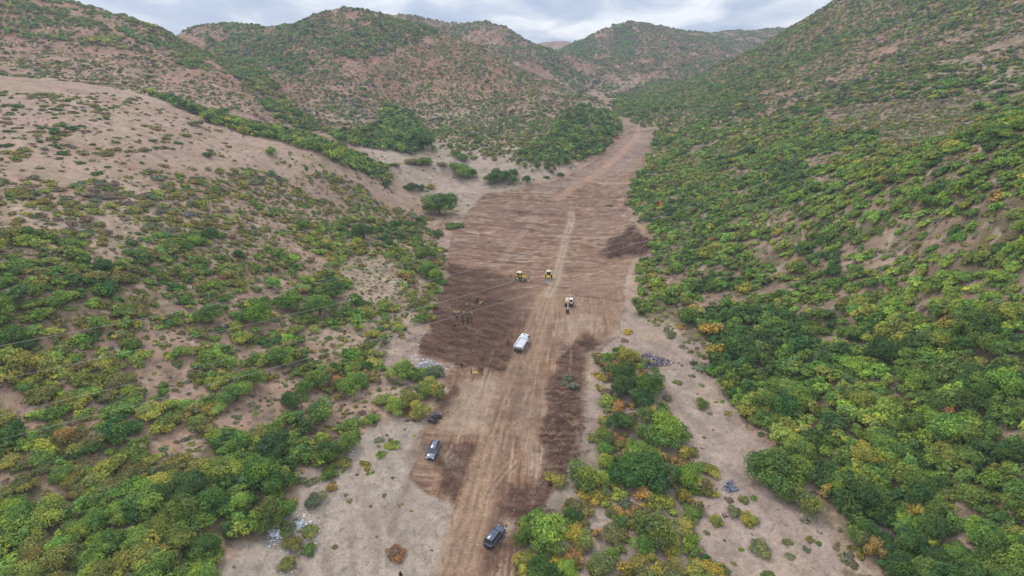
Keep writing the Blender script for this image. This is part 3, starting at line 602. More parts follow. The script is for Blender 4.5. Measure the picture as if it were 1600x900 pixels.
scatter('upper right hillside', [(955, 160), (985, 146), (1040, 120), (1130, 80), (1190, 54), (1255, 24), (1340, -30), (1400, -100), (1700, -200), (1700, 160), (1400, 156), (1290, 172), (1200, 200), (1100, 196), (1020, 200), (960, 182)], 4.8, (2.6, 5.8), {'green': 3.4, 'dark green': 1.6, 'olive': 1.8, 'yellow green': .8, 'grey green': .6}, 'bush', 0.92, ymin=260, ymax=900, holes=[RB], seed=33, clump=26)
scatter('upper right hillside', RB, 4.8, (1.8, 4.8), {'olive': 3, 'green': 2.6, 'brown': 1.6, 'dark green': 1}, ('mound', 'bush', 0.5), 0.74, ymin=200, ymax=800, seed=34, clump=18)
scatter('upper right hillside', H_R[0], 4.5, (1.5, 4), {'olive': 3, 'green': 1}, 'mound', 0.42, ymin=150, ymax=500, seed=35)
scatter('right hillside', [(1016, 208), (1100, 196), (1200, 200), (1290, 172), (1400, 156), (1800, 150), (1800, 500), (1400, 490), (1280, 500), (1150, 480), (1110, 470), (992, 496), (990, 472), (1004, 452), (990, 420), (1006, 402), (1024, 384), (1000, 350), (980, 318), (988, 290), (1008, 262), (1020, 232)], 3.3, (2.6, 4.9), RGT, ('bush', 'tree', 0.4), 0.80, ymin=90, ymax=460, holes=H_R, seed=36, edge=1.6)
scatter('right hillside', [(1016, 208), (1200, 200), (1400, 156), (1800, 150), (1800, 500), (1150, 480), (1000, 480), (1024, 384), (990, 318)], 3.4, (0.9, 2.2), {'olive': 3, 'green': 2, 'brown': 1}, 'mound', 0.5, ymin=90, ymax=330, seed=37)
scatter('lower right wood', [(1068, 492), (1150, 480), (1280, 498), (1400, 490), (1900, 490), (2600, 1900), (1640, 1900), (1395, 905), (1345, 872), (1312, 832), (1300, 800), (1262, 752), (1225, 700), (1178, 660), (1150, 640), (1128, 610), (1104, 590), (1100, 560), (1112, 530), (1072, 512)], 3.0, (3.1, 5.6), RLO, ('tree', 'bush', 0.3), 0.90, holes=H_R + [[(1262, 700), (1305, 712), (1300, 738), (1272, 740)]], seed=38, edge=1.2)
scatter('right tongue', [(1010, 510), (1100, 540), (1130, 640), (1200, 720), (1300, 850), (1340, 900), (1090, 900), (1080, 760), (1040, 640), (1000, 560)], 5.2, (.5, 1.5), {'olive': 3, 'green': 1.4, 'grey green': 2, 'brown': 1.5}, 'mound', 0.5, seed=39)
scatter('left flat', [(560, 700), (600, 655), (650, 660), (690, 760), (690, 900), (360, 900), (380, 850), (440, 800), (500, 740)], 6.2, (.4, 1.1), {'olive': 3, 'brown': 3, 'yellow green': 1}, 'mound', 0.4, seed=40)
scatter('right tongue', [(1040, 870), (1140, 880), (1160, 1000), (1000, 1000)], 3.2, (1.6, 3.0), {'yellow': 3, 'olive': 2, 'yellow green': 2}, 'bush', 0.6, seed=41)
scatter('left flat', [(445, 800), (500, 745), (560, 700), (600, 655), (620, 660), (560, 760), (500, 800), (470, 870), (420, 900), (440, 850)], 3.0, (.8, 2.4), {'olive': 3, 'green': 1.5, 'grey green': 2, 'yellow': .4}, 'mound', 0.55, seed=42)
BR = {'brown': 3, 'olive': 3, 'grey green': 2, 'yellow green': .6}
scatter('left slope', [(-300, 300), (250, 268), (540, 277), (655, 330), (690, 372), (680, 455), (672, 500), (612, 556), (655, 590), (660, 640), (540, 690), (480, 745), (430, 800), (345, 860), (330, 1000), (-300, 1000)], 2.3, (.5, 1.5), BR, 'mound', 0.62, ymin=60, ymax=260, seed=50, clump=5)
scatter('right hillside', [(1016, 208), (1400, 156), (1800, 150), (1800, 1000), (1400, 1000), (1225, 720), (1104, 590), (1000, 480), (1024, 384), (990, 318)], 2.7, (.8, 2.2), BR, 'mound', 0.6, ymin=50, ymax=330, seed=51, clump=5)
scatter('dry dome', [(-200, 140), (200, 145), (340, 202), (440, 232), (560, 268), (600, 300), (540, 277), (420, 262), (250, 265), (-200, 290)], 4.2, (.4, 1.3), BR, 'mound', 0.45, ymin=100, ymax=330, seed=52)
scatter('hill face', [(-200, -20), (200, 32), (300, 60), (430, 36), (545, 14), (690, 52), (800, 98), (945, 160), (972, 200), (900, 232), (780, 252), (650, 218), (440, 205), (200, 140), (-200, 120)], 4.0, (1.0, 2.8), BR, 'mound', 0.6, ymin=300, ymax=820, seed=53, clump=14)
scatter('upper right hillside', [(1130, 96), (1340, -6), (1400, -70), (1700, -200), (1700, 200), (1400, 200), (1200, 200)], 4.2, (1.2, 3.0), BR, 'mound', 0.6, ymin=150, ymax=800, seed=54, clump=14)
scatter('far hill', [(600, 22), (780, 39), (830, 62), (900, 74), (985, 30), (1040, 43), (1262, 42), (1100, 118), (1020, 152), (930, 142), (860, 132), (690, 54)], 8, (2.5, 5), BR, 'mound', 0.7, ymin=700, ymax=1700, seed=55, clump=30)
scatter('tree belt', [(930, 550), (1000, 545), (1050, 640), (1090, 720), (1090, 830), (1130, 900), (1150, 1900), (800, 1900), (815, 815), (860, 780), (870, 735), (930, 720), (930, 640)], 2.7, (1.8, 3.6), {'olive': 3, 'yellow green': 3, 'yellow': 1.4, 'green': 3, 'orange': .6, 'brown': .4}, ('bush', 'tree', 0.35), 0.80, seed=56, holes=[[(850, 770), (880, 770), (870, 800), (835, 800)], [(918, 790), (945, 790), (945, 880), (915, 880)]])
# plants one can point at, one by one: photo pixel of the crown's middle, width in pixels, colour, kind, region
REGN += [n for n in ('tree belt', 'bulldozed strip edge') if n not in REGN]
HAND = []
def hp(reg, *rows): HAND.extend((reg,) + r for r in rows)
hp('tree belt', (978, 556, 32, 'yellow green', 'tree'), (972, 570, 20, 'orange', 'bush'), (975, 582, 32, 'dark green', 'tree'), (978, 604, 38, 'dark green', 'tree'), (1010, 600, 42, 'dark green', 'tree'), (950, 626, 28, 'yellow green', 'bush'),
   (966, 634, 26, 'orange', 'bush'), (1004, 622, 30, 'dark green', 'tree'), (1010, 647, 30, 'green', 'tree'), (1034, 642, 28, 'yellow', 'bush'), (969, 657, 34, 'dark green', 'tree'), (946, 656, 20, 'yellow', 'bush'), (962, 684, 24, 'orange', 'bush'),
   (943, 680, 26, 'green', 'tree'), (1042, 672, 58, 'bright green', 'tree'), (1013, 677, 36, 'green', 'tree'), (994, 694, 26, 'yellow green', 'bush'), (944, 700, 24, 'green', 'tree'), (1022, 734, 62, 'dark green', 'tree'), (975, 735, 46, 'dark green', 'tree'), (1000, 705, 40, 'green', 'tree'),
   (950, 720, 26, 'yellow green', 'tree'), (915, 744, 48, 'green', 'tree'), (940, 746, 30, 'bright green', 'tree'), (869, 748, 30, 'yellow green', 'bush'), (931, 774, 34, 'yellow', 'bush'), (911, 764, 22, 'yellow', 'bush'), (898, 793, 38, 'olive', 'bush'), (894, 808, 26, 'dark green', 'tree'),
   (962, 754, 24, 'yellow green', 'bush'), (1004, 766, 36, 'orange', 'bush'), (1026, 778, 36, 'yellow green', 'bush'), (855, 828, 62, 'bright green', 'tree'), (822, 832, 36, 'green', 'tree'), (900, 834, 38, 'yellow', 'bush'), (822, 874, 34, 'yellow', 'bush'), (853, 868, 30, 'yellow', 'bush'), (848, 894, 46, 'dark green', 'tree'),
   (884, 887, 32, 'bright green', 'tree'), (896, 866, 34, 'orange', 'bush'), (1073, 742, 38, 'green', 'tree'), (1060, 746, 20, 'yellow', 'bush'), (1022, 824, 56, 'green', 'tree'), (1005, 850, 30, 'green', 'tree'), (970, 816, 28, 'green', 'bush'), (978, 790, 32, 'orange', 'bush'), (992, 800, 20, 'yellow', 'bush'), (960, 834, 32, 'olive', 'bush'), (944, 882, 46, 'olive', 'bush'),
   (995, 882, 34, 'olive', 'bush'), (1047, 856, 28, 'yellow', 'bush'), (1071, 821, 32, 'yellow green', 'bush'), (1047, 887, 36, 'olive', 'bush'), (1087, 890, 38, 'yellow', 'bush'), (958, 800, 22, 'olive', 'bush'), (908, 850, 30, 'olive', 'bush'), (1010, 862, 26, 'yellow', 'bush'))
hp('right tongue', (1217, 732, 66, 'green', 'tree'), (1192, 728, 50, 'dark green', 'tree'), (1244, 728, 44, 'green', 'tree'), (1212, 752, 50, 'green', 'tree'), (1107, 731, 28, 'yellow green', 'bush'), (1115, 771, 15, 'yellow green', 'bush'), (1121, 813, 20, 'olive', 'bush'), (1147, 798, 22, 'grey green', 'bush'), (1168, 808, 26, 'yellow', 'bush'), (1162, 780, 15, 'olive', 'bush'),
   (1187, 854, 28, 'grey green', 'bush'), (1230, 845, 14, 'olive', 'mound'), (1235, 868, 14, 'grey green', 'mound'), (1266, 841, 13, 'olive', 'mound'), (1278, 848, 9, 'green', 'mound'), (1260, 858, 11, 'grey green', 'mound'), (1104, 830, 10, 'grey green', 'mound'), (1085, 836, 14, 'grey green', 'mound'), (1100, 874, 22, 'dark green', 'bush'), (1120, 890, 34, 'yellow', 'bush'),
   (1200, 898, 20, 'green', 'bush'), (1258, 782, 44, 'olive', 'tree'), (1062, 510, 13, 'yellow', 'bush'), (1060, 597, 13, 'olive', 'mound'), (1042, 620, 14, 'grey green', 'bush'), (1096, 630, 17, 'green', 'tree'), (1084, 567, 11, 'dark green', 'bush'), (1096, 574, 16, 'grey green', 'bush'), (1022, 576, 12, 'green', 'mound'), (1027, 507, 9, 'olive', 'mound'), (1048, 521, 18, 'grey green', 'bush'), (1137, 645, 12, 'yellow green', 'mound'), (1076, 679, 12, 'olive', 'mound'))
hp('left flat', (617, 862, 28, 'rust', 'bush'), (613, 693, 20, 'yellow green', 'mound'), (546, 782, 8, 'olive', 'mound'), (523, 854, 9, 'olive', 'mound'), (515, 738, 24, 'green', 'bush'), (518, 760, 17, 'orange', 'bush'), (458, 784, 15, 'yellow', 'bush'), (492, 778, 28, 'grey green', 'bush'), (450, 825, 26, 'olive', 'bush'), (482, 828, 26, 'olive', 'bush'), (458, 848, 28, 'olive', 'bush'), (484, 856, 20, 'green', 'bush'), (446, 878, 26, 'olive', 'bush'), (535, 722, 24, 'olive', 'bush'), (521, 696, 20, 'yellow', 'bush'), (545, 690, 34, 'green', 'tree'))
hp('left slope', (687, 320, 42, 'green', 'tree'), (674, 326, 26, 'green', 'tree'), (704, 352, 20, 'green', 'bush'), (716, 352, 16, 'green', 'bush'), (569, 362, 30, 'dark green', 'tree'), (330, 365, 24, 'dark green', 'tree'), (668, 420, 30, 'green', 'tree'), (680, 430, 26, 'green', 'tree'), (690, 440, 18, 'green', 'bush'), (665, 395, 26, 'green', 'tree'), (348, 432, 14, 'rust', 'bush'), (484, 406, 14, 'rust', 'bush'), (362, 370, 12, 'rust', 'bush'),
   (527, 598, 22, 'orange', 'tree'), (470, 352, 20, 'green', 'tree'), (548, 600, 36, 'green', 'tree'), (498, 590, 36, 'green', 'tree'), (460, 625, 34, 'dark green', 'tree'), (500, 640, 40, 'green', 'tree'), (478, 604, 30, 'green', 'tree'), (640, 625, 34, 'yellow green', 'tree'), (655, 640, 28, 'yellow green', 'tree'), (622, 632, 30, 'bright green', 'tree'), (600, 626, 30, 'yellow green', 'bush'), (663, 612, 22, 'green', 'tree'), (680, 580, 30, 'grey green', 'bush'), (650, 585, 28, 'green', 'bush'), (628, 580, 34, 'yellow green', 'tree'),
   (260, 660, 44, 'yellow green', 'bush'), (230, 640, 40, 'yellow green', 'bush'), (370, 612, 40, 'green', 'tree'), (390, 590, 36, 'green', 'tree'), (440, 560, 40, 'green', 'tree'), (400, 490, 40, 'green', 'tree'), (455, 470, 36, 'green', 'tree'), (500, 478, 40, 'green', 'tree'), (520, 455, 34, 'green', 'tree'), (330, 490, 36, 'green', 'tree'), (374, 525, 30, 'yellow green', 'bush'), (478, 545, 15, 'yellow', 'bush'), (300, 548, 22, 'yellow green', 'bush'), (465, 515, 26, 'yellow green', 'bush'))
hp('dry dome', (425, 236, 15, 'green', 'tree'), (324, 241, 13, 'dark green', 'bush'), (346, 242, 10, 'olive', 'mound'), (306, 193, 18, 'olive', 'bush'), (238, 218, 12, 'olive', 'mound'), (257, 214, 12, 'olive', 'mound'))
hp('dry side valley', (775, 276, 26, 'dark green', 'tree'), (765, 280, 18, 'dark green', 'tree'), (790, 275, 20, 'dark green', 'tree'), (803, 270, 14, 'dark green', 'tree'), (802, 281, 16, 'dark green', 'tree'), (823, 281, 14, 'dark green', 'tree'), (662, 222, 30, 'dark green', 'tree'), (645, 214, 26, 'green', 'tree'), (722, 267, 28, 'green', 'tree'), (712, 262, 20, 'green', 'tree'), (734, 271, 18, 'dark green', 'tree'), (660, 252, 24, 'green', 'bush'), (644, 252, 20, 'olive', 'bush'), (690, 257, 14, 'grey green', 'bush'),
   (722, 245, 22, 'green', 'bush'), (739, 246, 12, 'green', 'bush'), (605, 287, 16, 'dark green', 'tree'), (620, 258, 14, 'yellow', 'bush'), (672, 292, 14, 'yellow', 'bush'), (642, 292, 22, 'dark green', 'bush'), (660, 293, 12, 'dark green', 'tree'), (862, 268, 6, 'dark green', 'tree'), (876, 272, 10, 'dark green', 'bush'), (854, 277, 8, 'dark green', 'bush'))
hp('bulldozed strip edge', (980, 518, 14, 'yellow', 'bush'), (937, 588, 13, 'yellow', 'bush'), (938, 608, 13, 'yellow', 'bush'), (886, 590, 16, 'grey green', 'bush'), (896, 602, 16, 'grey green', 'bush'), (880, 597, 12, 'grey green', 'mound'), (975, 531, 10, 'brown', 'mound'), (952, 320, 9, 'green', 'mound'), (764, 378, 5, 'dark green', 'mound'))
for reg, u, v, wpx, cn_, kd in HAND:
    g = ground_at(u, v + wpx * 0.16)
    if g is None: continue
    s = scale_at(g); w = wpx / s
    g2 = ground_at(u, v + min(0.42, (0.18 if kd != 'tree' else 0.34)) * wpx * (0.5 + 0.5)) or g
    add_plants(np.array([g2[0]]), np.array([g2[1]]), np.array([w * (1.22 if reg == 'tree belt' else 1.2)]), np.array([1.0]), np.array([CN.index(cn_)]), np.array([KI[kd]]), REGN.index(reg), 1)
PL = {k: np.concatenate(v) for k, v in plants.items()}
# nothing may stand in a hand-placed plant, on the strip or on a vehicle
n = len(PL['x'])
sc_px = FPX / np.maximum(PL['y'] * CT - (PL['z'] - CAM_H) * ST, 5)
keep = np.ones(n, bool)
hidx = np.where(PL['hand'] == 1)[0]
for i in hidx:
    d = np.hypot(PL['x'] - PL['x'][i], PL['y'] - PL['y'][i])
    keep &= ~((d < 0.30 * (PL['w'] + PL['w'][i])) & (PL['hand'] == 0))
stripv = grid_lookup(strip, ROWS, COLS, PL['x'], PL['y'])
keep &= ~((stripv > 0.45) & (PL['hand'] == 0))
PL = {k: v[keep] for k, v in PL.items()}; sc_px = sc_px[keep]; n = len(sc_px)
print("plants", n, time.time() - T0)
wpx1024 = PL['w'] * sc_px * 0.64
inview = (PL['u'] > -20) & (PL['u'] < 1620) & (PL['v'] > -40) & (PL['v'] < 960)
order = np.argsort(-(wpx1024 * np.where(inview, 1, 0) + 500 * PL['hand'] * inview))
tree_i = [i for i in order if PL['kind'][i] == 1][:N_TREES]; bush_i = [i for i in order if PL['kind'][i] != 1][:N_BUSHES]
single = np.zeros(n, bool); single[tree_i] = True; single[bush_i] = True
single |= (PL['hand'] == 1)
# ---- the many: one mesh per hillside
def mass(name, regs, label):
    q_all, c_all = [], []
    sel_reg = np.isin(PL['reg'], [REGN.index(r_) for r_ in regs]) & ~single
    wp = np.minimum(wpx1024, 60)
    lod = np.clip(np.searchsorted(LODW, wp, 'right') - 1, 0, len(LODS) - 1)
    for li in range(len(LODS)):
        for kn, ki in KI.items():
            for s in range(7):
                sel = np.where(sel_reg & (lod == li) & (PL['kind'] == ki) & (np.arange(n) % 7 == s))[0]
                if not len(sel): continue
                q, var, hue, brr = protos[(li, kn)][s]
                a = rng.uniform(0, 2 * math.pi, len(sel)); ca, sa = np.cos(a)[:, None, None], np.sin(a)[:, None, None]
                rx = (PL['w'][sel] / 2)[:, None, None]; asp = rng.uniform(0.85, 1.18, len(sel))[:, None, None]
                X = q[None, :, :, 0] * rx * asp; Y_ = q[None, :, :, 1] * rx / asp; Z = q[None, :, :, 2] * rx * PL['h'][sel][:, None, None] + (0.06 * rx if kn == 'tree' else 0)
                xx = X * ca - Y_ * sa + PL['x'][sel][:, None, None]; yy = X * sa + Y_ * ca + PL['y'][sel][:, None, None]
                zz = Z + height(xx.ravel(), yy.ravel()).reshape(xx.shape) * 0.5 + PL['z'][sel][:, None, None] * 0.5 - 0.05
                base = np.array([GREENS[CN[c]] for c in PL['col'][sel]]) * rng.uniform(0.8, 1.2, len(sel))[:, None] * (1 + rng.normal(0, 0.07, (len(sel), 3)))
                aut = np.isin(PL['col'][sel], [CN.index(k_) for k_ in ('yellow', 'orange')])[:, None, None]; tn = tint(var, hue)
                col = base[:, None, :] * np.where(aut, turn(tn, brr, True)[None], turn(tn, brr, False)[None])
                q_all.append(np.stack([xx, yy, zz], -1).reshape(-1, 3)); c_all.append(np.repeat(col.reshape(-1, 3), 4, 0))
    if not q_all: return
    V = np.concatenate(q_all); Cc = np.clip(np.concatenate(c_all), 0.003, 0.8); Cc = np.concatenate([Cc, np.ones((len(Cc), 1))], 1)
    me = mesh_from(name, V, np.arange(len(V)).reshape(-1, 4), [('leaf', 'FLOAT_COLOR', Cc)], False); me.materials.append(m_leaf_mass)
    o = bpy.data.objects.new(name, me); COL.objects.link(o); o['kind'] = 'stuff'; o['category'] = 'shrubs'; o['label'] = label
    print(name, len(V) // 4)
mass('shrubbery', ['left slope', 'lower left thicket', 'left flat'], 'smaller olive and green shrubs filling the slope left of the bulldozed strip')
mass('shrubbery', ['dry dome', 'green gully', 'dry side valley', 'bulldozed strip edge'], 'low shrubs on the bare tan dome and in the green gully behind it')
mass('shrubbery', ['red spur', 'hill gully', 'hill top', 'hill face', 'hill foot wood'], 'scattered scrub and trees over the big reddish hill on the left')
mass('shrubbery', ['far ridge', 'far green saddle', 'far hill'], 'sparse scrub on the farthest hills at the head of the valley')
mass('shrubbery', ['upper right hillside', 'right hillside'], 'dense green bushes covering the right hillside above the strip')
mass('shrubbery', ['lower right wood', 'right tongue', 'tree belt'], 'smaller trees and tufts filling the wood at the lower right')
print("mass", time.time() - T0)
# ---- the ones that show largest: things of their own
NV = 9
pm = {}
for kind, (flat, up) in {'bush': (0.42, 0.5), 'tree': (0.72, 0.35), 'mound': (0.26, 0.7)}.items():
    for big in (0, 1):
        for s in range(NV):
            nq = (4200 if kind == 'tree' else 2600) if big else (900 if kind == 'tree' else 600)
            q, var, hue, brr = crown_quads(nq, 5000 + s * 3 + big + 50 * len(kind), 0.085 * (800 / nq) ** 0.42, flat, up, blobs=13 + s % 6, spread=0.76)
            nm = 'crown' if kind == 'tree' else 'bush'
            for aut in (0, 1):
              Cc = np.repeat(np.clip(turn(tint(var, hue), brr, bool(aut)), 0.1, 2.6), 4, 0); Cc = np.concatenate([Cc, np.ones((len(Cc), 1))], 1)
              me = mesh_from(nm, q.reshape(-1, 3), np.arange(nq * 4).reshape(-1, 4), [('leaf', 'FLOAT_COLOR', Cc)], False); me.materials.append(m_leaf_obj)
              pm[(kind, big, s, aut)] = me
def limb_mesh(seed, flat):
    """Tapered trunk that forks into limbs reaching into the crown (unit crown radius)."""
    r = random.Random(seed); bm = bmesh.new()
    def tube(a, b, ra, rb, k=6):
        a, b = Vector(a), Vector(b); z = (b - a).normalized(); x = z.orthogonal().normalized(); y = z.cross(x)
        r1 = [bm.verts.new(a + (x * math.cos(t) + y * math.sin(t)) * ra) for t in [i * 2 * math.pi / k for i in range(k)]]
        r2 = [bm.verts.new(b + (x * math.cos(t) + y * math.sin(t)) * rb) for t in [i * 2 * math.pi / k for i in range(k)]]
        for i in range(k): bm.faces.new((r1[i], r1[(i + 1) % k], r2[(i + 1) % k], r2[i]))
    tube((0, 0, -0.1), (0.02, 0.01, 0.28), 0.075, 0.055)
    for i in range(6):
        a = i * 1.05 + r.uniform(-.3, .3); l = r.uniform(.35, .6)
        mid = (math.cos(a) * l * .5, math.sin(a) * l * .5, .28 + flat * .45); end = (math.cos(a) * l, math.sin(a) * l, .3 + flat * r.uniform(.7, 1.0))
        tube((0.02, 0.01, 0.26), mid, 0.04, 0.025, 5); tube(mid, end, 0.025, 0.01, 5)
    me = bpy.data.meshes.new('trunk'); bm.to_mesh(me); bm.free(); me.materials.append(m_bark); return me
trunks = [limb_mesh(s, 0.72) for s in range(4)]
ORD = ['lowest', 'second', 'third', 'fourth', 'fifth', 'sixth', 'seventh', 'eighth', 'ninth', 'tenth', 'eleventh', 'twelfth', 'thirteenth', 'fourteenth', 'fifteenth', 'sixteenth', 'seventeenth', 'eighteenth', 'nineteenth', 'twentieth']
RT = {'left slope': 'on the slope left of the dirt', 'lower left thicket': 'in the lower left thicket', 'dry dome': 'on the bare tan dome', 'green gully': 'in the green gully', 'red spur': 'on the red spur', 'hill gully': 'in the hill gully',
      'hill top': 'on the hill top', 'hill face': 'on the red hill face', 'hill foot wood': 'at the hill foot', 'dry side valley': 'in the pale side valley', 'far ridge': 'on the far ridge', 'far green saddle': 'on the far saddle', 'far hill': 'on the far hill',
      'upper right hillside': 'high on the right hillside', 'right hillside': 'on the right hillside', 'lower right wood': 'in the lower right wood', 'right tongue': 'on the pale ground right', 'left flat': 'on the pale ground left', 'tree belt': 'in the belt beside the dirt', 'bulldozed strip edge': 'at the edge of the dirt'}
sid = np.where(single)[0]
groups = {}
for i in sid:
    kd = 'tree' if PL['kind'][i] == 1 else 'bush'
    groups.setdefault((REGN[PL['reg'][i]], kd, CN[PL['col'][i]]), []).append(i)
labels = {}
def name_group(ids, reg, kd, cn_, part):
    lo_hi = sorted(ids, key=lambda j: -PL['v'][j])
    if len(ids) > 12:
        us = sorted(ids, key=lambda j: PL['u'][j]); third = (len(us) + 2) // 3 if not part else (len(us) + 1) // 2
        if not part:
            for nm, sub in (('left', us[:third]), ('middle', us[third:2 * third]), ('right', us[2 * third:])): name_group(sub, reg, kd, cn_, nm)
            return
        if part in ('left', 'middle', 'right'):
            vs = sorted(ids, key=lambda j: -PL['v'][j]); h2 = len(vs) // 2
            name_group(vs[:h2], reg, kd, cn_, part + ' lower'); name_group(vs[h2:], reg, kd, cn_, part + ' upper'); return
    pl_ = 'trees' if kd == 'tree' else 'bushes'
    for k, j in enumerate(lo_hi):
        where = (' of its ' + part + ' part' if part else '')
        if len(lo_hi) == 1:
            labels[j] = f"{'only' if not part else 'the one'} {cn_} {kd} {RT[reg]}" + (', ' + part + ' part' if part else '')
        else:
            o_ = 'lowest' if k == 0 else ('highest' if k == len(lo_hi) - 1 else (ORD[k] if k < 20 else str(k + 1) + 'th') + ' lowest')
            labels[j] = f"{o_} {cn_} {kd} {RT[reg]}" + (', ' + part + ' part' if part else '')
for (reg, kd, cn_), ids in groups.items(): name_group(ids, reg, kd, cn_, '')
for i in sid:
    kn = KN[PL['kind'][i]]; big = 1 if wpx1024[i] > 13 else 0; s = int(i) % NV
    rx = PL['w'][i] / 2; z0 = PL['z'][i] - 0.05; gcol = np.clip(np.array(GREENS[CN[PL['col'][i]]]) * rng.uniform(0.84, 1.18) * (1 + rng.normal(0, 0.06, 3)), 0.004, 0.8)
    me = pm[(kn, big, s, int(CN[PL['col'][i]] in ('yellow', 'orange')))]; loc = (PL['x'][i], PL['y'][i], z0); rz = rng.uniform(0, 6.28); sc3 = (rx * rng.uniform(.92, 1.1), rx * rng.uniform(.92, 1.1), rx * PL['h'][i])
    if kn == 'tree':
        t_ = bpy.data.objects.new('tree', None); t_.empty_display_size = 0.2; COL.objects.link(t_); t_.location = loc; t_.rotation_euler = (0, 0, rz)
        c_ = bpy.data.objects.new('crown', me); COL.objects.link(c_); c_.parent = t_; c_.location = (0, 0, 0.06 * rx); c_.scale = sc3; c_.color = (*gcol, 1)
        k_ = bpy.data.objects.new('trunk', trunks[s % 4]); COL.objects.link(k_); k_.parent = t_; k_.scale = sc3
        t_['category'] = 'tree'
    else:
        t_ = bpy.data.objects.new('bush', me); COL.objects.link(t_); t_.location = loc; t_.rotation_euler = (0, 0, rz); t_.scale = sc3; t_.color = (*gcol, 1)
        t_['category'] = 'bush'
    t_['label'] = labels[i]; t_['group'] = ('trees ' if kn == 'tree' else 'bushes ') + RT[REGN[PL['reg'][i]]]
print("singles", len(sid), time.time() - T0)
# ------------------------------------------------------------------ materials for objects
def mat(name, col, rough=0.5, metal=0.0, spec=0.5, grime=0.25, dirt=(0.20, 0.15, 0.11), scale=3.0, coat=0.0):
    m = bpy.data.materials.new(name); m.use_nodes = True; t = m.node_tree; b = t.nodes['Principled BSDF']
    b.inputs['Roughness'].default_value = rough; b.inputs['Metallic'].default_value = metal; b.inputs['Specular IOR Level'].default_value = spec; b.inputs['Coat Weight'].default_value = coat
    o = N(t, 'ShaderNodeTexCoord'); n = N(t, 'ShaderNodeTexNoise'); n.inputs['Scale'].default_value = scale; n.inputs['Detail'].default_value = 5; t.links.new(o.outputs['Object'], n.inputs[0])
    r = ramp(t, [(0.42, (0, 0, 0)), (0.75, (grime,) * 3)], n.outputs[0]); x = N(t, 'ShaderNodeMix', data_type='RGBA'); t.links.new(r.outputs[0], x.inputs[0])
    x.inputs[6].default_value = (*col, 1); x.inputs[7].default_value = (*dirt, 1); t.links.new(x.outputs[2], b.inputs['Base Color'])
    rr = N(t, 'ShaderNodeMapRange'); rr.inputs['To Min'].default_value = rough; rr.inputs['To Max'].default_value = min(1, rough + 0.35); t.links.new(n.outputs[0], rr.inputs[0]); t.links.new(rr.outputs[0], b.inputs['Roughness'])
    return m
M = dict(navy=mat('dark_blue_paint', (0.045, 0.060, 0.105), 0.16, 0.0, 0.8, 0.15, coat=0.6), charcoal=mat('charcoal_paint', (0.020, 0.026, 0.036), 0.14, 0.0, 0.8, 0.12, coat=0.8),
         black=mat('black_paint', (0.012, 0.013, 0.015), 0.3, 0.0, 0.6, 0.2), white=mat('white_paint', (0.86, 0.88, 0.88), 0.4, 0.0, 0.5, 0.15), cream=mat('cream_paint', (0.75, 0.66, 0.42), 0.5, 0.0, 0.5, 0.3),
         yellow=mat('yellow_machine_paint', (0.72, 0.47, 0.06), 0.5, 0.0, 0.5, 0.45), peach=mat('faded_orange_paint', (0.78, 0.50, 0.24), 0.55, 0.0, 0.4, 0.35), steel=mat('worn_steel', (0.42, 0.40, 0.38), 0.45, 0.6, 0.5, 0.4),
         darksteel=mat('dark_steel', (0.07, 0.065, 0.06), 0.6, 0.3, 0.5, 0.5), rubber=mat('rubber', (0.022, 0.021, 0.02), 0.85, 0.0, 0.3, 0.5), glass=mat('dark_glass', (0.015, 0.022, 0.026), 0.05, 0.0, 0.9, 0.05),
         lamp=mat('lamp_glass', (0.7, 0.72, 0.74), 0.1, 0.0, 0.8, 0.05), red=mat('red_lamp', (0.35, 0.02, 0.02), 0.2, 0.0, 0.6, 0.05), load=mat('pale_load', (0.66, 0.66, 0.70), 0.8, 0.0, 0.3, 0.35, scale=6), alloy=mat('alloy_rim', (0.45, 0.46, 0.48), 0.3, 0.7, 0.5, 0.3),
         seat=mat('black_seat', (0.03, 0.03, 0.035), 0.7), wire=mat('aluminium_wire', (0.55, 0.56, 0.55), 0.4, 0.3, 0.5, 0.1), tarp=mat('yellow_sheet', (0.62, 0.50, 0.14), 0.7, 0, .3, .5))
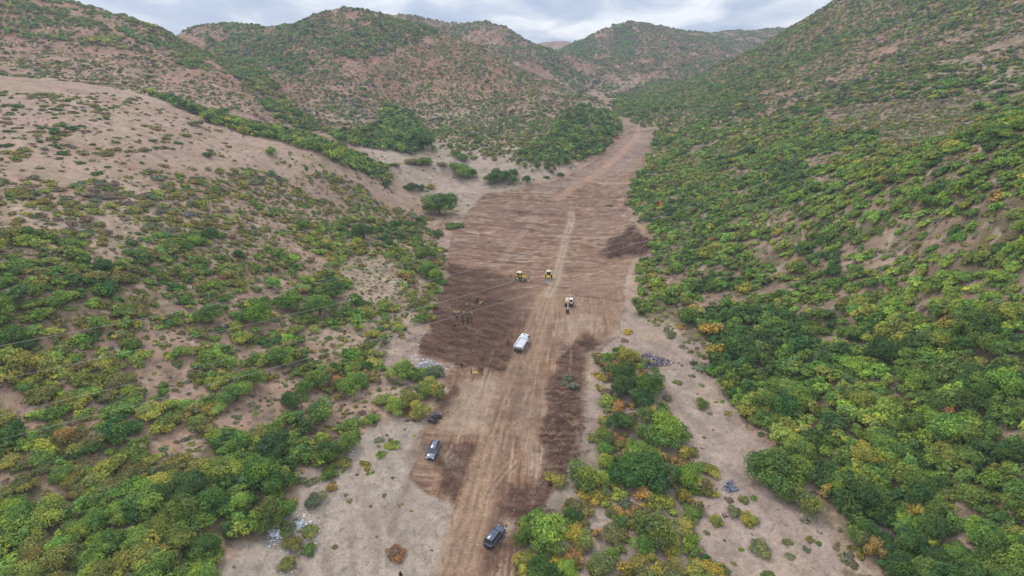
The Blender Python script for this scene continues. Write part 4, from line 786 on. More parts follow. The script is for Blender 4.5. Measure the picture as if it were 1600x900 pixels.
class MB:
    def __init__(s): s.bm = bmesh.new()
    def box(s, x0, x1, y0, y1, z0, z1, tx=0.0, ty=0.0, bev=0.0, M4=None, shift=0.0):
        """Box whose top is drawn in by tx, ty (taper) and shifted along x."""
        v = [(x0, y0, z0), (x1, y0, z0), (x1, y1, z0), (x0, y1, z0), (x0 + tx + shift, y0 + ty, z1), (x1 - tx + shift, y0 + ty, z1), (x1 - tx + shift, y1 - ty, z1), (x0 + tx + shift, y1 - ty, z1)]
        b2 = bmesh.new(); vs = [b2.verts.new(p) for p in v]
        for f in ((0, 3, 2, 1), (4, 5, 6, 7), (0, 1, 5, 4), (1, 2, 6, 5), (2, 3, 7, 6), (3, 0, 4, 7)): b2.faces.new([vs[i] for i in f])
        if bev: bmesh.ops.bevel(b2, geom=b2.edges[:], offset=bev, segments=2, affect='EDGES')
        if M4 is not None: bmesh.ops.transform(b2, matrix=M4, verts=b2.verts)
        tmp = bpy.data.meshes.new('tmp'); b2.to_mesh(tmp); b2.free(); s.bm.from_mesh(tmp); bpy.data.meshes.remove(tmp)
        return s
    def cyl(s, c, r, w, axis='Y', k=20, r2=None):
        c = Vector(c); r2 = r if r2 is None else r2
        ax = {'X': (Vector((0, 1, 0)), Vector((0, 0, 1)), Vector((1, 0, 0))), 'Y': (Vector((1, 0, 0)), Vector((0, 0, 1)), Vector((0, 1, 0))), 'Z': (Vector((1, 0, 0)), Vector((0, 1, 0)), Vector((0, 0, 1)))}[axis]
        rings = []
        for off, rad in ((-w / 2, r * .9), (-w / 2 * .8, r), (w / 2 * .8, r2), (w / 2, r2 * .9)):
            rings.append([s.bm.verts.new(c + ax[2] * off + (ax[0] * math.cos(a) + ax[1] * math.sin(a)) * rad) for a in [i * 2 * math.pi / k for i in range(k)]])
        for a, b in zip(rings[:-1], rings[1:]):
            for i in range(k): s.bm.faces.new((a[i], a[(i + 1) % k], b[(i + 1) % k], b[i]))
        s.bm.faces.new(rings[0][::-1]); s.bm.faces.new(rings[-1]); return s
    def bar(s, a, b, w, h):
        a, b = Vector(a), Vector(b); x = (b - a); L = x.length; x.normalize(); y = Vector((0, 0, 1)).cross(x)
        y = Vector((0, 1, 0)) if y.length < 1e-4 else y.normalized(); z = x.cross(y)
        Mx = Matrix((x, y, z)).transposed().to_4x4(); Mx.translation = a
        return s.box(0, L, -w / 2, w / 2, -h / 2, h / 2, M4=Mx, bev=min(w, h) * .12)
    def prism(s, pts, y0, y1, inset=0.0):
        """Side outline in x, z stretched across the width."""
        a = [s.bm.verts.new((x, y0, z)) for x, z in pts]; b = [s.bm.verts.new((x, y1, z)) for x, z in pts]; k = len(pts)
        for i in range(k): s.bm.faces.new((a[i], a[(i + 1) % k], b[(i + 1) % k], b[i]))
        s.bm.faces.new(a[::-1]); s.bm.faces.new(b); return s
    def loft(s, secs):
        """Rounded sections: each (x, half width bottom, half width top, z bottom, z top)."""
        rings = []
        for x, wb, wt, z0, z1 in secs:
            h = z1 - z0
            pr = [(-wb * .9, z0), (-wb, z0 + h * .22), (-wb * 1.0, z0 + h * .5), (-(wb + wt) / 2 * 1.0, z0 + h * .75), (-wt * .93, z0 + h * .94), (-wt * .7, z1), (0, z1 + h * .015)]
            pr = pr + [(-y, z) for y, z in pr[-2::-1]]
            rings.append([s.bm.verts.new((x, y, z)) for y, z in pr])
        k = len(rings[0])
        for a, b in zip(rings[:-1], rings[1:]):
            for i in range(k): s.bm.faces.new((a[i], a[(i + 1) % k], b[(i + 1) % k], b[i]))
        s.bm.faces.new(rings[0][::-1]); s.bm.faces.new(rings[-1]); return s
    def quad(s, *p): s.bm.faces.new([s.bm.verts.new(q) for q in p]); return s
    def out(s, name, m, parent=None, smooth=False):
        me = bpy.data.meshes.new(name); bmesh.ops.recalc_face_normals(s.bm, faces=s.bm.faces[:]); s.bm.to_mesh(me); s.bm.free(); me.materials.append(m)
        if smooth:
            for p in me.polygons: p.use_smooth = True
        o = bpy.data.objects.new(name, me); COL.objects.link(o)
        if parent is not None: o.parent = parent
        return o
def root(name, label, cat, group=None):
    o = bpy.data.objects.new(name, None); o.empty_display_size = 0.3; COL.objects.link(o); o['label'] = label; o['category'] = cat
    if group: o['group'] = group
    return o
def put(o, centre, rear, front, dz=0.0):
    g = ground_at(*centre); a = ground_at(*rear); b = ground_at(*front)
    o.location = (g[0], g[1], g[2] + dz); o.rotation_euler = (0, 0, math.atan2(b[1] - a[1], b[0] - a[0])); print(o.name, 'len', round(math.hypot(b[0] - a[0], b[1] - a[1]), 2), [round(c, 1) for c in g]); return o
def wheel(parent, x, y, r, w, rim=None):
    s = 1 if y > 0 else -1
    o = MB().cyl((x, y, r), r, w).out('wheel', M['rubber'], parent)
    MB().cyl((x, y + s * w * .33, r), r * .62, w * .42).out('rim', rim or M['alloy'], o)
    return o
# ------------------------------------------------------------------ cars
def make_car(label, paint, L=4.7, W=1.86, H=1.68, wagon=False, roof_mat=None):
    t = root('parked_car', label, 'car', 'dark cars parked beside the strip'); h = L / 2; w = W / 2; zb = 0.30; belt = 0.98 if not wagon else 0.88
    MB().loft([(-h, w * .80, w * .76, zb + .12, belt - .10), (-h + .12, w * .94, w * .86, zb, belt), (-h * .6, w, w * .90, zb, belt + .02), (0, w, w * .91, zb, belt), (h * .38, w, w * .90, zb, belt - .01), (h * .62, w * .98, w * .86, zb, belt - .05), (h - .18, w * .92, w * .80, zb, belt - .14), (h, w * .76, w * .66, zb + .14, belt - .30)]).out('body', paint, t, True)
    rb = -h + (.18 if wagon else .30)
    # cabin sides and glass follow one outline: rear foot, rear top, front top, windscreen foot
    z1 = H - .06; xr0, xr1, xf1, xf0 = -h + .12, rb + .22, h * .14, h * .50
    cw, ct = w * .86, w * .70
    gl = MB(); gl.quad((xf0, -cw * .93, belt - .03), (xf0, cw * .93, belt - .03), (xf1 + .04, ct * .96, z1 - .01), (xf1 + .04, -ct * .96, z1 - .01)); gl.out('windscreen', M['glass'], t)
    MB().quad((xr0, cw * .93, belt - .01), (xr0, -cw * .93, belt - .01), (xr1 - .04, -ct * .94, z1 - .01), (xr1 - .04, ct * .94, z1 - .01)).out('rear_window', M['glass'], t)
    for s in (-1, 1):
        MB().prism([(xr0 + .03, belt - .02), (xr1, z1 - .01), (xf1, z1 - .01), (xf0 - .03, belt - .04)], s * cw * .955, s * cw * .93).out('side_window', M['glass'], t)
        o = MB()
        for xa, xb in (((xr0, belt), (xr1, z1)), ((-.25, belt), (-.22, z1)), ((xf0, belt), (xf1, z1))):
            o.bar((xa[0], s * cw * .97, xa[1]), (xb[0], s * ct * 1.0, xb[1]), .07, .09)
        o.out('pillar', paint, t)
    cab = MB(); cab.loft([(xr0 + .02, cw * .9, cw * .86, belt - .08, belt - .02), (xr1, cw * .9, ct * .93, belt - .08, z1 - .03), (xf1, cw * .9, ct * .93, belt - .08, z1 - .03), (xf0 - .03, cw * .9, cw * .84, belt - .10, belt - .05)]); cab.out('cabin', M['glass'], t, True)
    MB().box(xr1 - .10, xf1 + .10, -ct * 1.02, ct * 1.02, z1 - .03, H, .10, .07, .03).out('roof', roof_mat or paint, t, True)
    o = MB()
    for s in (-1, 1): o.bar((xr1, s * ct * .92, H + .03), (xf1, s * ct * .92, H + .03), .04, .05)
    o.out('roof_rail', M['steel'] if not wagon else M['black'], t)
    for s in (-1, 1):
        MB().box(h - .20, h - .02, s * w * .68 - .17, s * w * .68 + .17, belt - .34, belt - .20, .02, .01, .02).out('headlight', M['lamp'], t)
        MB().box(-h - .01, -h + .10, s * w * .74 - .10, s * w * .74 + .10, belt - .32, belt - .06, 0, 0, .02).out('tail_light', M['red'], t)
        MB().box(xf0 - .32, xf0 - .14, s * w * 1.0 - (.0 if s > 0 else .16), s * w * 1.0 + (.16 if s > 0 else .0), belt - .02, belt + .12, .03, .02, .02).out('mirror', paint, t)
        for x in (-h * .60, h * .60): wheel(t, x, s * (w - .12), .35, .24)
    MB().box(h - .08, h + .05, -w * .66, w * .66, zb, zb + .22, 0, .02, .03).out('bumper', M['black'], t)
    MB().box(-h - .05, -h + .08, -w * .72, w * .72, zb + .03, zb + .24, 0, .02, .03).out('bumper', M['black'], t)
    MB().box(h - .03, h + .03, -w * .36, w * .36, zb + .26, zb + .42).out('grille', M['darksteel'], t)
    return t
c1 = make_car('dark blue utility car nearest the camera, parked on the right edge of the dirt track', M['navy'], 4.75, 1.9, 1.72)
MB().box(-.55, -.35, -.12, .12, 1.72, 1.76, .02, .02, .01).out('roof_antenna', M['black'], c1)
put(c1, (773, 842), (762, 854), (785, 824))
c2 = make_car('long slate blue station wagon parked left of the dirt strip, facing the camera', mat('slate_blue_paint', (0.10, 0.135, 0.19), 0.16, 0.0, 0.8, 0.10, coat=0.8), 5.2, 1.95, 1.50, True)
put(c2, (677, 707), (683, 690), (671, 719))
# open black buggy
bg_ = root('off_road_buggy', 'small black open off-road buggy under the olive tree, behind the slate blue station wagon', 'buggy')
MB().box(-1.3, 1.3, -.42, .42, .42, .72, .12, .05, .04).out('body', M['black'], bg_, True)
MB().box(.55, 1.5, -.52, .52, .62, .98, .14, .12, .05).out('bonnet', M['charcoal'], bg_, True)
MB().box(-1.45, -.55, -.62, .62, .62, .86, .04, .05, .03).out('cargo_bed', M['black'], bg_)
for s in (-1, 1):
    MB().box(-.45, .1, s * .32 - .2, s * .32 + .2, .6, .78, 0, 0, .03).box(-.55, -.42, s * .32 - .2, s * .32 + .2, .7, 1.25, 0, 0, .03).out('seat', M['seat'], bg_)
    o = MB(); o.bar((.62, s * .6, .9), (.25, s * .55, 1.75), .06, .06); o.bar((.25, s * .55, 1.75), (-.6, s * .55, 1.78), .06, .06); o.bar((-.6, s * .55, 1.78), (-.75, s * .6, .85), .06, .06); o.out('roll_bar', M['darksteel'], bg_)
    MB().box(1.3, 1.52, s * .36 - .1, s * .36 + .1, .76, .9, 0, 0, .02).out('headlight', M['lamp'], bg_)
    MB().box(.6, 1.4, s * .78 - .16, s * .78 + .16, .68, .76, .1, .02, .02).box(-1.4, -.6, s * .78 - .16, s * .78 + .16, .70, .78, .1, .02, .02).out('mudguard', M['black'], bg_)
    for x in (-1.0, 1.0): wheel(bg_, x, s * .72, .34, .28, M['darksteel'])
MB().box(-.6, .28, -.55, .55, 1.76, 1.82, .03, .03, .02).out('roof', M['black'], bg_)
bg_.scale = (1.12, 1.12, 1.05)
put(bg_, (680, 656), (672, 661), (689, 646))
# white tipper truck
tk = root('white_truck', 'white tipper truck standing on the middle of the dirt strip, cab pointing away', 'truck')
MB().box(1.75, 3.55, -1.18, 1.18, .75, 2.45, .10, .07, .08).out('cab', M['white'], tk, True)
MB().box(2.05, 3.35, -1.0, 1.0, 2.45, 2.62, .15, .12, .05).out('roof_deflector', M['white'], tk, True)
MB().box(2.35, 2.75, -.45, .45, 2.62, 2.66, .02, .02).out('roof_hatch', M['darksteel'], tk)
MB().box(3.50, 3.60, -1.0, 1.0, 1.55, 2.28, .02, .06, .01).out('windscreen', M['glass'], tk)
for s in (-1, 1):
    MB().box(2.35, 3.25, s * 1.165 - .03, s * 1.165 + .03, 1.6, 2.2, .06, 0, .01).out('side_window', M['glass'], tk)
    MB().box(3.35, 3.5, s * 1.35 - .1, s * 1.35 + .1, 1.5, 2.0, 0, 0, .03).out('mirror', M['black'], tk)
    MB().box(3.52, 3.62, s * .85 - .16, s * .85 + .16, .95, 1.12, 0, 0, .02).out('headlight', M['lamp'], tk)
    MB().box(-3.45, 1.55, s * 1.22 - .06, s * 1.22 + .06, 1.25, 2.15, .03, 0, .02).out('side_board', M['white'], tk)
    MB().bar((-3.3, s * 1.24, 1.2), (1.4, s * 1.24, 1.2), .10, .12).out('side_rail', M['steel'], tk)
    MB().box(-3.62, -3.52, s * .95 - .15, s * .95 + .15, .82, 1.0).out('tail_light', M['red'], tk)
    for x in (-2.5, -1.3, 2.75): wheel(tk, x, s * 1.0, .5, .34, M['white'])
MB().box(-3.5, 1.6, -1.2, 1.2, 1.12, 1.28, 0, 0, .02).out('bed_floor', M['steel'], tk)
MB().box(1.48, 1.62, -1.24, 1.24, 1.2, 2.4, 0, 0, .02).out('headboard', M['white'], tk)
MB().box(-3.55, -3.43, -1.16, 1.16, 1.2, 1.85, 0, 0, .02).out('tailgate', M['steel'], tk)
ld = MB()
r_ = random.Random(4)
bmg = ld.bm; gxn, gyn = 22, 10; vv = [[bmg.verts.new((-3.4 + 4.85 * i / gxn, -1.13 + 2.26 * j / gyn, 1.55 + .42 * math.sin(math.pi * j / gyn) * (.7 + .4 * math.sin(i * .7)) + r_.uniform(-.05, .05))) for j in range(gyn + 1)] for i in range(gxn + 1)]
for i in range(gxn):
    for j in range(gyn): bmg.faces.new((vv[i][j], vv[i + 1][j], vv[i + 1][j + 1], vv[i][j + 1]))
ld.out('load', M['load'], tk)
MB().box(-3.4, 3.4, -.45, .45, .7, 1.1).out('chassis', M['darksteel'], tk)
MB().box(3.55, 3.72, -1.15, 1.15, .55, .85, 0, .02, .03).out('bumper', M['white'], tk)
MB().box(-3.75, -3.6, -1.1, 1.1, .55, .78, 0, .02, .02).out('bumper', M['darksteel'], tk)
tk.scale = (1.05, 1.02, 1.0)
put(tk, (815, 542), (806, 553), (823, 527))
# ------------------------------------------------------------------ backhoe loaders
def make_loader(label):
    t = root('backhoe_loader', label, 'loader', 'yellow backhoe loaders on the strip'); Yl = M['yellow']
    MB().box(-1.9, 1.75, -.42, .42, .55, .95, .05, .03, .04).out('chassis', M['darksteel'], t)
    MB().box(.15, 1.75, -.47, .47, .92, 1.55, .08, .06, .07).box(1.70, 1.80, -.36, .36, .98, 1.42).out('bonnet', Yl, t, True)
    MB().box(.7, .8, .30, .38, 1.5, 2.1).out('exhaust', M['darksteel'], t)
    MB().box(-1.25, .12, -.72, .72, .95, 1.45, .02, .02, .03).out('cab_base', Yl, t)
    MB().box(-1.2, .10, -.68, .68, 1.44, 2.52, .10, .05, .02).out('cab_window', M['glass'], t)
    o = MB()
    for x, y in ((-1.2, -.7), (-1.2, .7), (.1, -.7), (.1, .7), (-.5, .7), (-.5, -.7)): o.bar((x, y, 1.42), (x * .92, y * .93, 2.55), .08, .08)
    o.out('cab_frame', Yl, t)
    MB().box(-1.35, .28, -.84, .84, 2.54, 2.72, .06, .06, .05).out('roof', M['cream'], t, True)
    for s in (-1, 1):
        wheel(t, -.95, s * .88, .76, .48, M['cream']); wheel(t, 1.2, s * .82, .5, .36, M['cream'])
        MB().box(-1.7, -.2, s * .86 - .25, s * .86 + .25, 1.52, 1.62, .2, .02, .02).out('mudguard', Yl, t)
        o = MB(); o.bar((-.05, s * .60, 1.5), (1.5, s * .60, 1.15), .16, .24); o.bar((1.45, s * .60, 1.2), (2.25, s * .60, .5), .16, .22); o.out('loader_arm', Yl, t)
        MB().bar((.6, s * .60, .95), (1.9, s * .60, .95), .09, .09).out('ram', M['steel'], t)
        MB().box(.02, .12, s * 1.0 - .14, s * 1.0 + .14, 1.95, 2.25, 0, 0, .02).out('mirror', M['white'], t)
        o = MB(); o.bar((-1.95, s * .5, .9), (-2.05, s * 1.05, .25), .14, .14); o.box(-2.2, -1.85, s * 1.05 - .18, s * 1.05 + .18, .05, .14); o.out('stabiliser', Yl, t)
    MB().prism([(2.2, .12), (3.05, .06), (3.1, .10), (2.35, .22), (2.18, .55), (2.35, .98), (2.28, 1.0), (2.08, .55)], -1.18, 1.18).prism([(2.2, .12), (3.0, .1), (2.32, .98), (2.1, .55)], -1.2, -1.14).prism([(2.2, .12), (3.0, .1), (2.32, .98), (2.1, .55)], 1.14, 1.2).out('front_bucket', M['steel'], t)
    MB().box(-2.15, -1.85, -.3, .3, .5, 1.15, 0, .04, .03).out('kingpost', Yl, t)
    MB().bar((-2.05, 0, 1.0), (-2.55, 0, 2.05), .22, .3).bar((-2.5, 0, 2.0), (-3.05, 0, 2.75), .2, .26).out('rear_boom', M['peach'], t)
    MB().bar((-2.95, 0, 2.85), (-3.55, 0, 1.35), .17, .22).out('dipper', M['peach'], t)
    MB().prism([(-3.55, 1.45), (-3.9, 1.05), (-3.75, .65), (-3.35, .6), (-3.42, .72), (-3.62, .85), (-3.6, 1.1), (-3.4, 1.35)], -.3, .3).out('rear_bucket', M['darksteel'], t)
    return t
l1 = make_loader('yellow backhoe loader standing sideways, bucket to the right, left one of the two yellow machines')
put(l1, (814, 437), (803, 436), (829, 440)); l1.scale = (1.14,) * 3
l2 = l1.copy(); COL.objects.link(l2); l2['label'] = 'yellow backhoe loader facing the camera with its bucket down, beside the pale track'
for ch in list(l1.children):
    c_ = ch.copy(); COL.objects.link(c_); c_.parent = l2
    for g_ in ch.children:
        d_ = g_.copy(); COL.objects.link(d_); d_.parent = c_
put(l2, (857, 436), (858, 426), (856, 446)); l2.scale = (1.16,) * 3
# ------------------------------------------------------------------ excavator
ex = root('excavator', 'white excavator with its long arm stretched towards the camera and bucket on the ground', 'excavator')
for s in (-1, 1):
    MB().prism([(-1.7, .25), (-1.45, .02), (1.45, .02), (1.7, .25), (1.7, .6), (1.45, .85), (-1.45, .85), (-1.7, .6)], s * 1.12 - .27, s * 1.12 + .27).out('crawler_track', M['rubber'], ex)
MB().box(-1.0, 1.0, -.85, .85, .35, .95).cyl((0, 0, 1.0), .7, .2, 'Z').out('undercarriage', M['darksteel'], ex)
MB().box(-2.0, .2, -1.3, 1.3, 1.1, 1.95, .10, .06, .08).out('engine_cover', M['cream'], ex, True)
MB().box(-2.25, -1.75, -1.25, 1.25, 1.1, 1.9, .05, .06, .12).out('counterweight', M['peach'], ex, True)
MB().box(-1.2, 1.1, -1.28, -.42, 1.1, 1.75, .05, .04, .05).out('tool_locker', M['peach'], ex, True)
MB().box(-.35, 1.25, .32, 1.26, 1.1, 1.75, .02, .02, .05).out('cab', M['white'], ex, True)
MB().box(-.32, 1.2, .35, 1.23, 1.75, 2.62, .08, .05, .02).out('cab_window', M['glass'], ex)
o = MB()
for x, y in ((-.33, .34), (-.33, 1.24), (1.2, .34), (1.2, 1.24)): o.bar((x, y, 1.7), (x * .94, .79 + (y - .79) * .92, 2.68), .09, .09)
o.out('cab_frame', M['white'], ex)
MB().box(-.38, 1.2, .32, 1.26, 2.62, 2.76, .06, .06, .04).out('roof', M['white'], ex, True)
MB().bar((.6, -.05, 1.5), (1.9, -.05, 3.6), .32, .42).bar((1.8, -.05, 3.5), (4.6, -.05, 3.9), .30, .38).out('boom', M['cream'], ex)
MB().bar((4.45, -.05, 4.1), (6.2, -.05, 1.3), .24, .32).out('dipper', M['cream'], ex)
MB().bar((.9, -.3, 1.5), (2.2, -.3, 3.2), .12, .12).bar((2.6, -.05, 4.0), (4.5, -.05, 4.4), .12, .12).out('ram', M['steel'], ex)
MB().prism([(6.05, 1.5), (6.55, 1.35), (6.75, .8), (6.45, .25), (5.75, .1), (5.72, .22), (6.2, .42), (6.42, .85), (6.2, 1.15)], -.6, .5).out('bucket', M['darksteel'], ex)
put(ex, (889, 477), (890, 468), (885, 497))
# ------------------------------------------------------------------ people
def make_body(pose):
    """One skinned figure 1.75 m tall, facing +Y; joints as (x, y, z, radius)."""
    lean, arml, armr, legl, legr = pose
    hip = (0, 0, .93); J = {}
    def P(n, x, y, z, r): J[n] = ((x, y, z), r)
    P('pelvis', 0, 0, .95, .155); P('waist', 0, lean * .10, 1.12, .135); P('chest', 0, lean * .22, 1.32, .165); P('neck', 0, lean * .30, 1.49, .062); P('chin', 0, lean * .33 + .01, 1.57, .075); P('head', 0, lean * .36 + .01, 1.66, .098)
    E = [('pelvis', 'waist'), ('waist', 'chest'), ('chest', 'neck'), ('neck', 'chin'), ('chin', 'head')]
    for s, arm, leg, n in ((-1, arml, legl, 'l'), (1, armr, legr, 'r')):
        cy = lean * .26
        P('sh' + n, s * .19, cy, 1.42, .066); P('el' + n, s * (.25 + arm[0]), cy + arm[1] * .5, 1.42 - .28 * arm[2], .047); P('wr' + n, s * (.23 + arm[3]), cy + arm[1] + arm[4], 1.42 - .28 * arm[2] - .25 * arm[5], .031); P('pa' + n, s * (.23 + arm[3] * 1.1), cy + arm[1] + arm[4] * 1.2 + .01, 1.42 - .28 * arm[2] - .33 * arm[5] - .02, .036)
        P('hp' + n, s * .10, 0, .90, .105); P('kn' + n, s * .12, leg[0] * .5 + .02, .50, .068); P('an' + n, s * .13, leg[0], .10 + leg[1], .045); P('to' + n, s * .15, leg[0] + .16, .045 + leg[1], .045)
        E += [('chest', 'sh' + n), ('sh' + n, 'el' + n), ('el' + n, 'wr' + n), ('wr' + n, 'pa' + n), ('pelvis', 'hp' + n), ('hp' + n, 'kn' + n), ('kn' + n, 'an' + n), ('an' + n, 'to' + n)]
    names = list(J); me = bpy.data.meshes.new('skeleton'); me.from_pydata([J[k][0] for k in names], [(names.index(a), names.index(b)) for a, b in E], [])
    ob = bpy.data.objects.new('skeleton', me); COL.objects.link(ob); ob.modifiers.new('s', 'SKIN'); sv = me.skin_vertices[0].data
    for i, k in enumerate(names): sv[i].radius = (J[k][1], J[k][1] * (.78 if k in ('pelvis', 'waist', 'chest') else 1)); sv[i].use_root = (i == 0)
    sub = ob.modifiers.new('d', 'SUBSURF'); sub.levels = 1; sub.render_levels = 1
    dg = bpy.context.evaluated_depsgraph_get(); body = bpy.data.meshes.new_from_object(ob.evaluated_get(dg)); bpy.data.objects.remove(ob); bpy.data.meshes.remove(me)
    bm = bmesh.new(); bm.from_mesh(body)
    # fingers and thumb of each hand, nose, ears
    def spike(a, d, L, r):
        a = Vector(a); d = Vector(d).normalized(); x = d.orthogonal().normalized(); y = d.cross(x); rings = []
        for k_, (t, rr) in enumerate(((0, r), (.55, r * .95), (1, r * .6))):
            c = a + d * (L * t) + Vector((0, .012, 0)) * (t * t); rings.append([bm.verts.new(c + (x * math.cos(q) + y * math.sin(q)) * rr) for q in (0, 1.57, 3.14, 4.71)])
        for p, q in zip(rings[:-1], rings[1:]):
            for i in range(4): bm.faces.new((p[i], p[(i + 1) % 4], q[(i + 1) % 4], q[i]))
        bm.faces.new(rings[-1])
    for n, s in (('l', -1), ('r', 1)):
        pa = Vector(J['pa' + n][0]); d = (pa - Vector(J['wr' + n][0])).normalized()
        for k_, L in enumerate((.075, .085, .08, .062)): spike(pa + Vector((0, (k_ - 1.5) * .019, 0)) + d * .02, d + Vector((-s * .15, (k_ - 1.5) * .08, 0)), L, .0095)
        spike(pa + Vector((0, .03, .01)), d * .6 + Vector((0, .8, 0)), .055, .011)
    hd = Vector(J['head'][0]); spike(hd + Vector((0, .085, -.02)), (0, 1, -.35), .035, .014)
    for s in (-1, 1): spike(hd + Vector((s * .085, 0, -.02)), (s, -.2, 0), .02, .022)
    bm.to_mesh(body); bm.free(); body.name = 'person'
    mats = [0] * len(body.polygons)
    for p in body.polygons:
        c = p.center; wrist = min((c - Vector(J['pal'][0])).length, (c - Vector(J['par'][0])).length) < .115
        p.material_index = 2 if (c.z > 1.52 or wrist) else (3 if c.z < .11 else (0 if (c.z < .95 and abs(c.x) < .215) else 1)); p.use_smooth = True
    return body, J
POSES = [(0.05, (0, 0, 1, 0, .04, 1), (0, 0, 1, 0, .04, 1), (.03, 0), (-.02, 0)), (0.12, (.03, .05, .95, .02, .12, .7), (0, .02, 1, 0, .18, .35), (.16, 0), (-.14, .02)),
         (0.45, (.02, .16, .9, 0, .15, .8), (0, .18, .9, 0, .12, .9), (.06, 0), (-.04, 0)), (0.02, (.08, 0, .95, -.10, .10, .15), (.08, 0, .95, -.10, .10, .15), (.02, 0), (.0, 0))]
BOD = [make_body(p) for p in POSES]
CL = {k: mat('cloth_' + k.replace(' ', '_'), c, .85, 0, .2, .2) for k, c in dict(black=(.016, .016, .019), navy=(.02, .028, .06), white=(.72, .72, .72), grey=(.2, .2, .22), brown=(.12, .08, .05), blue=(.06, .10, .22), yellow=(.62, .58, .08), pale=(.55, .45, .42), khaki=(.22, .18, .11)).items()}
CL['hiviz'] = mat('high_visibility_cloth', (.62, .75, .14), .7, 0, .3, .08); SKIN = mat('skin', (.45, .27, .19), .6, 0, .3, 0); HAIR = mat('hair', (.03, .02, .015), .6)
def person(u, v, pose, top, trouser, head, label, vest=None, h=1.0, grp='people standing on the strip'):
    body, J = BOD[pose]; o = bpy.data.objects.new('person', body); COL.objects.link(o)
    if not body.materials:
        for _ in range(4): body.materials.append(SKIN)
    for i, m_ in enumerate((CL[trouser], CL[top], SKIN, CL['black'])): o.material_slots[i].link = 'OBJECT'; o.material_slots[i].material = m_
    g = ground_at(u, v); o.location = (g[0], g[1], g[2] - .01); o.rotation_euler = (0, 0, R(head)); o.scale = (h * 1.18, h * 1.18, h * 1.06)
    hd = Vector(J['head'][0]); hb = bmesh.new(); bmesh.ops.create_icosphere(hb, subdivisions=2, radius=.115, matrix=Matrix.Translation(hd + Vector((0, -.018, .022))))
    bmesh.ops.delete(hb, geom=[f for f in hb.faces if f.calc_center_median().z < hd.z - .01 and f.calc_center_median().y > hd.y - .05] , context='FACES')
    me = bpy.data.meshes.new('hair'); hb.to_mesh(me); hb.free(); me.materials.append(HAIR); c = bpy.data.objects.new('hair', me); COL.objects.link(c); c.parent = o
    if vest:
        vb = MB(); ln = Vector(J['chest'][0]).y
        vb.loft([(0, .20, .20, 0, .001)]) if False else None
        rings = []
        for z, rx, ry, yy in ((.88, .20, .15, 0), (1.08, .185, .145, ln * .4), (1.30, .215, .16, ln), (1.44, .20, .13, ln * 1.1), (1.49, .11, .09, ln * 1.2)):
            rings.append([vb.bm.verts.new((rx * math.cos(a), yy + ry * math.sin(a), z)) for a in [i * math.pi / 8 for i in range(16)]])
        for a, b in zip(rings[:-1], rings[1:]):
            for i in range(16): vb.bm.faces.new((a[i], a[(i + 1) % 16], b[(i + 1) % 16], b[i]))
        vb.out('vest', CL[vest], o, True)
    o['label'] = label; o['category'] = 'person'; o['group'] = grp; return o
W1 = 'people on the dark soil'; W2 = 'people at the lower edge of the dark soil'
person(730, 480, 0, 'grey', 'black', 150, 'person in a pale high-visibility vest standing alone above the crowd on dark soil', 'hiviz', grp=W1)
person(743.5, 477, 1, 'black', 'black', 200, 'left of two people in black beside the upper pair in bright vests', grp=W1)
person(746.5, 473, 0, 'black', 'navy', 160, 'person in black farthest up the dark soil, behind the upper group', grp=W1)
person(750.5, 478, 0, 'grey', 'grey', 190, 'left person of the upper pair in bright vests, in grey trousers', 'hiviz', grp=W1)
person(753.5, 476, 1, 'khaki', 'black', 120, 'right person of the upper pair in bright vests', 'hiviz', grp=W1)
person(710, 492, 0, 'grey', 'black', 180, 'leftmost of three people in bright vests left of the crowd', 'hiviz', grp=W1)
person(713, 492.5, 3, 'grey', 'grey', 140, 'middle of three people in bright vests left of the crowd', 'hiviz', grp=W1)
person(716.5, 492, 0, 'white', 'black', 230, 'rightmost of three people in bright vests left of the crowd', 'hiviz', grp=W1)
person(725, 493, 0, 'pale', 'black', 190, 'person in a pale pink top standing between the people in bright vests', grp=W1)
person(737.5, 494, 0, 'khaki', 'brown', 100, 'person in a yellowish vest standing right of the crowd', 'hiviz', grp=W1)
person(713.5, 500.5, 0, 'black', 'black', 170, 'thin person in black below the three people in bright vests', grp=W1)
person(722.5, 499, 1, 'black', 'black', 210, 'person in black at the top of the dark-clothed crowd', grp=W1)
person(723, 504, 3, 'navy', 'black', 190, 'person in dark blue in the middle of the dark-clothed crowd', grp=W1)
person(724, 508.5, 2, 'black', 'navy', 90, 'person in black bending forward at the bottom of the crowd', grp=W1)
person(728, 506, 1, 'black', 'grey', 250, 'person in black beside the bending one, in grey trousers', grp=W1)
person(731, 502, 0, 'navy', 'black', 160, 'tall person in dark blue in the right half of the crowd', grp=W1)
person(731.5, 506.5, 0, 'black', 'black', 200, 'person in black standing just below the tall one in dark blue', grp=W1)
person(737, 505, 0, 'brown', 'black', 180, 'person in dark brown standing apart at the right end of the crowd', grp=W1)
person(710.5, 515, 0, 'black', 'grey', 180, 'person in black standing alone below and left of the crowd', grp=W1)
person(794, 537, 1, 'black', 'black', 270, 'person in black standing left of the white truck', grp='people near the white truck')
person(706, 579, 1, 'white', 'white', 200, 'person all in white at the left end of the lower row', grp=W2)
person(722, 576, 0, 'black', 'black', 180, 'person in black between the one in white and the yellow sheet', grp=W2)
person(736.5, 585, 1, 'black', 'black', 90, 'person in black just left of the yellow sheet', grp=W2)
person(748.5, 581, 0, 'brown', 'black', 250, 'person in dark brown just right of the yellow sheet', grp=W2)
person(752.5, 583.5, 0, 'black', 'black', 190, 'person in black at the right end of the lower row', grp=W2)
person(627, 906, 0, 'black', 'black', 170, 'dark-haired person in black cut off by the bottom edge', grp='people near the camera', h=1.02)
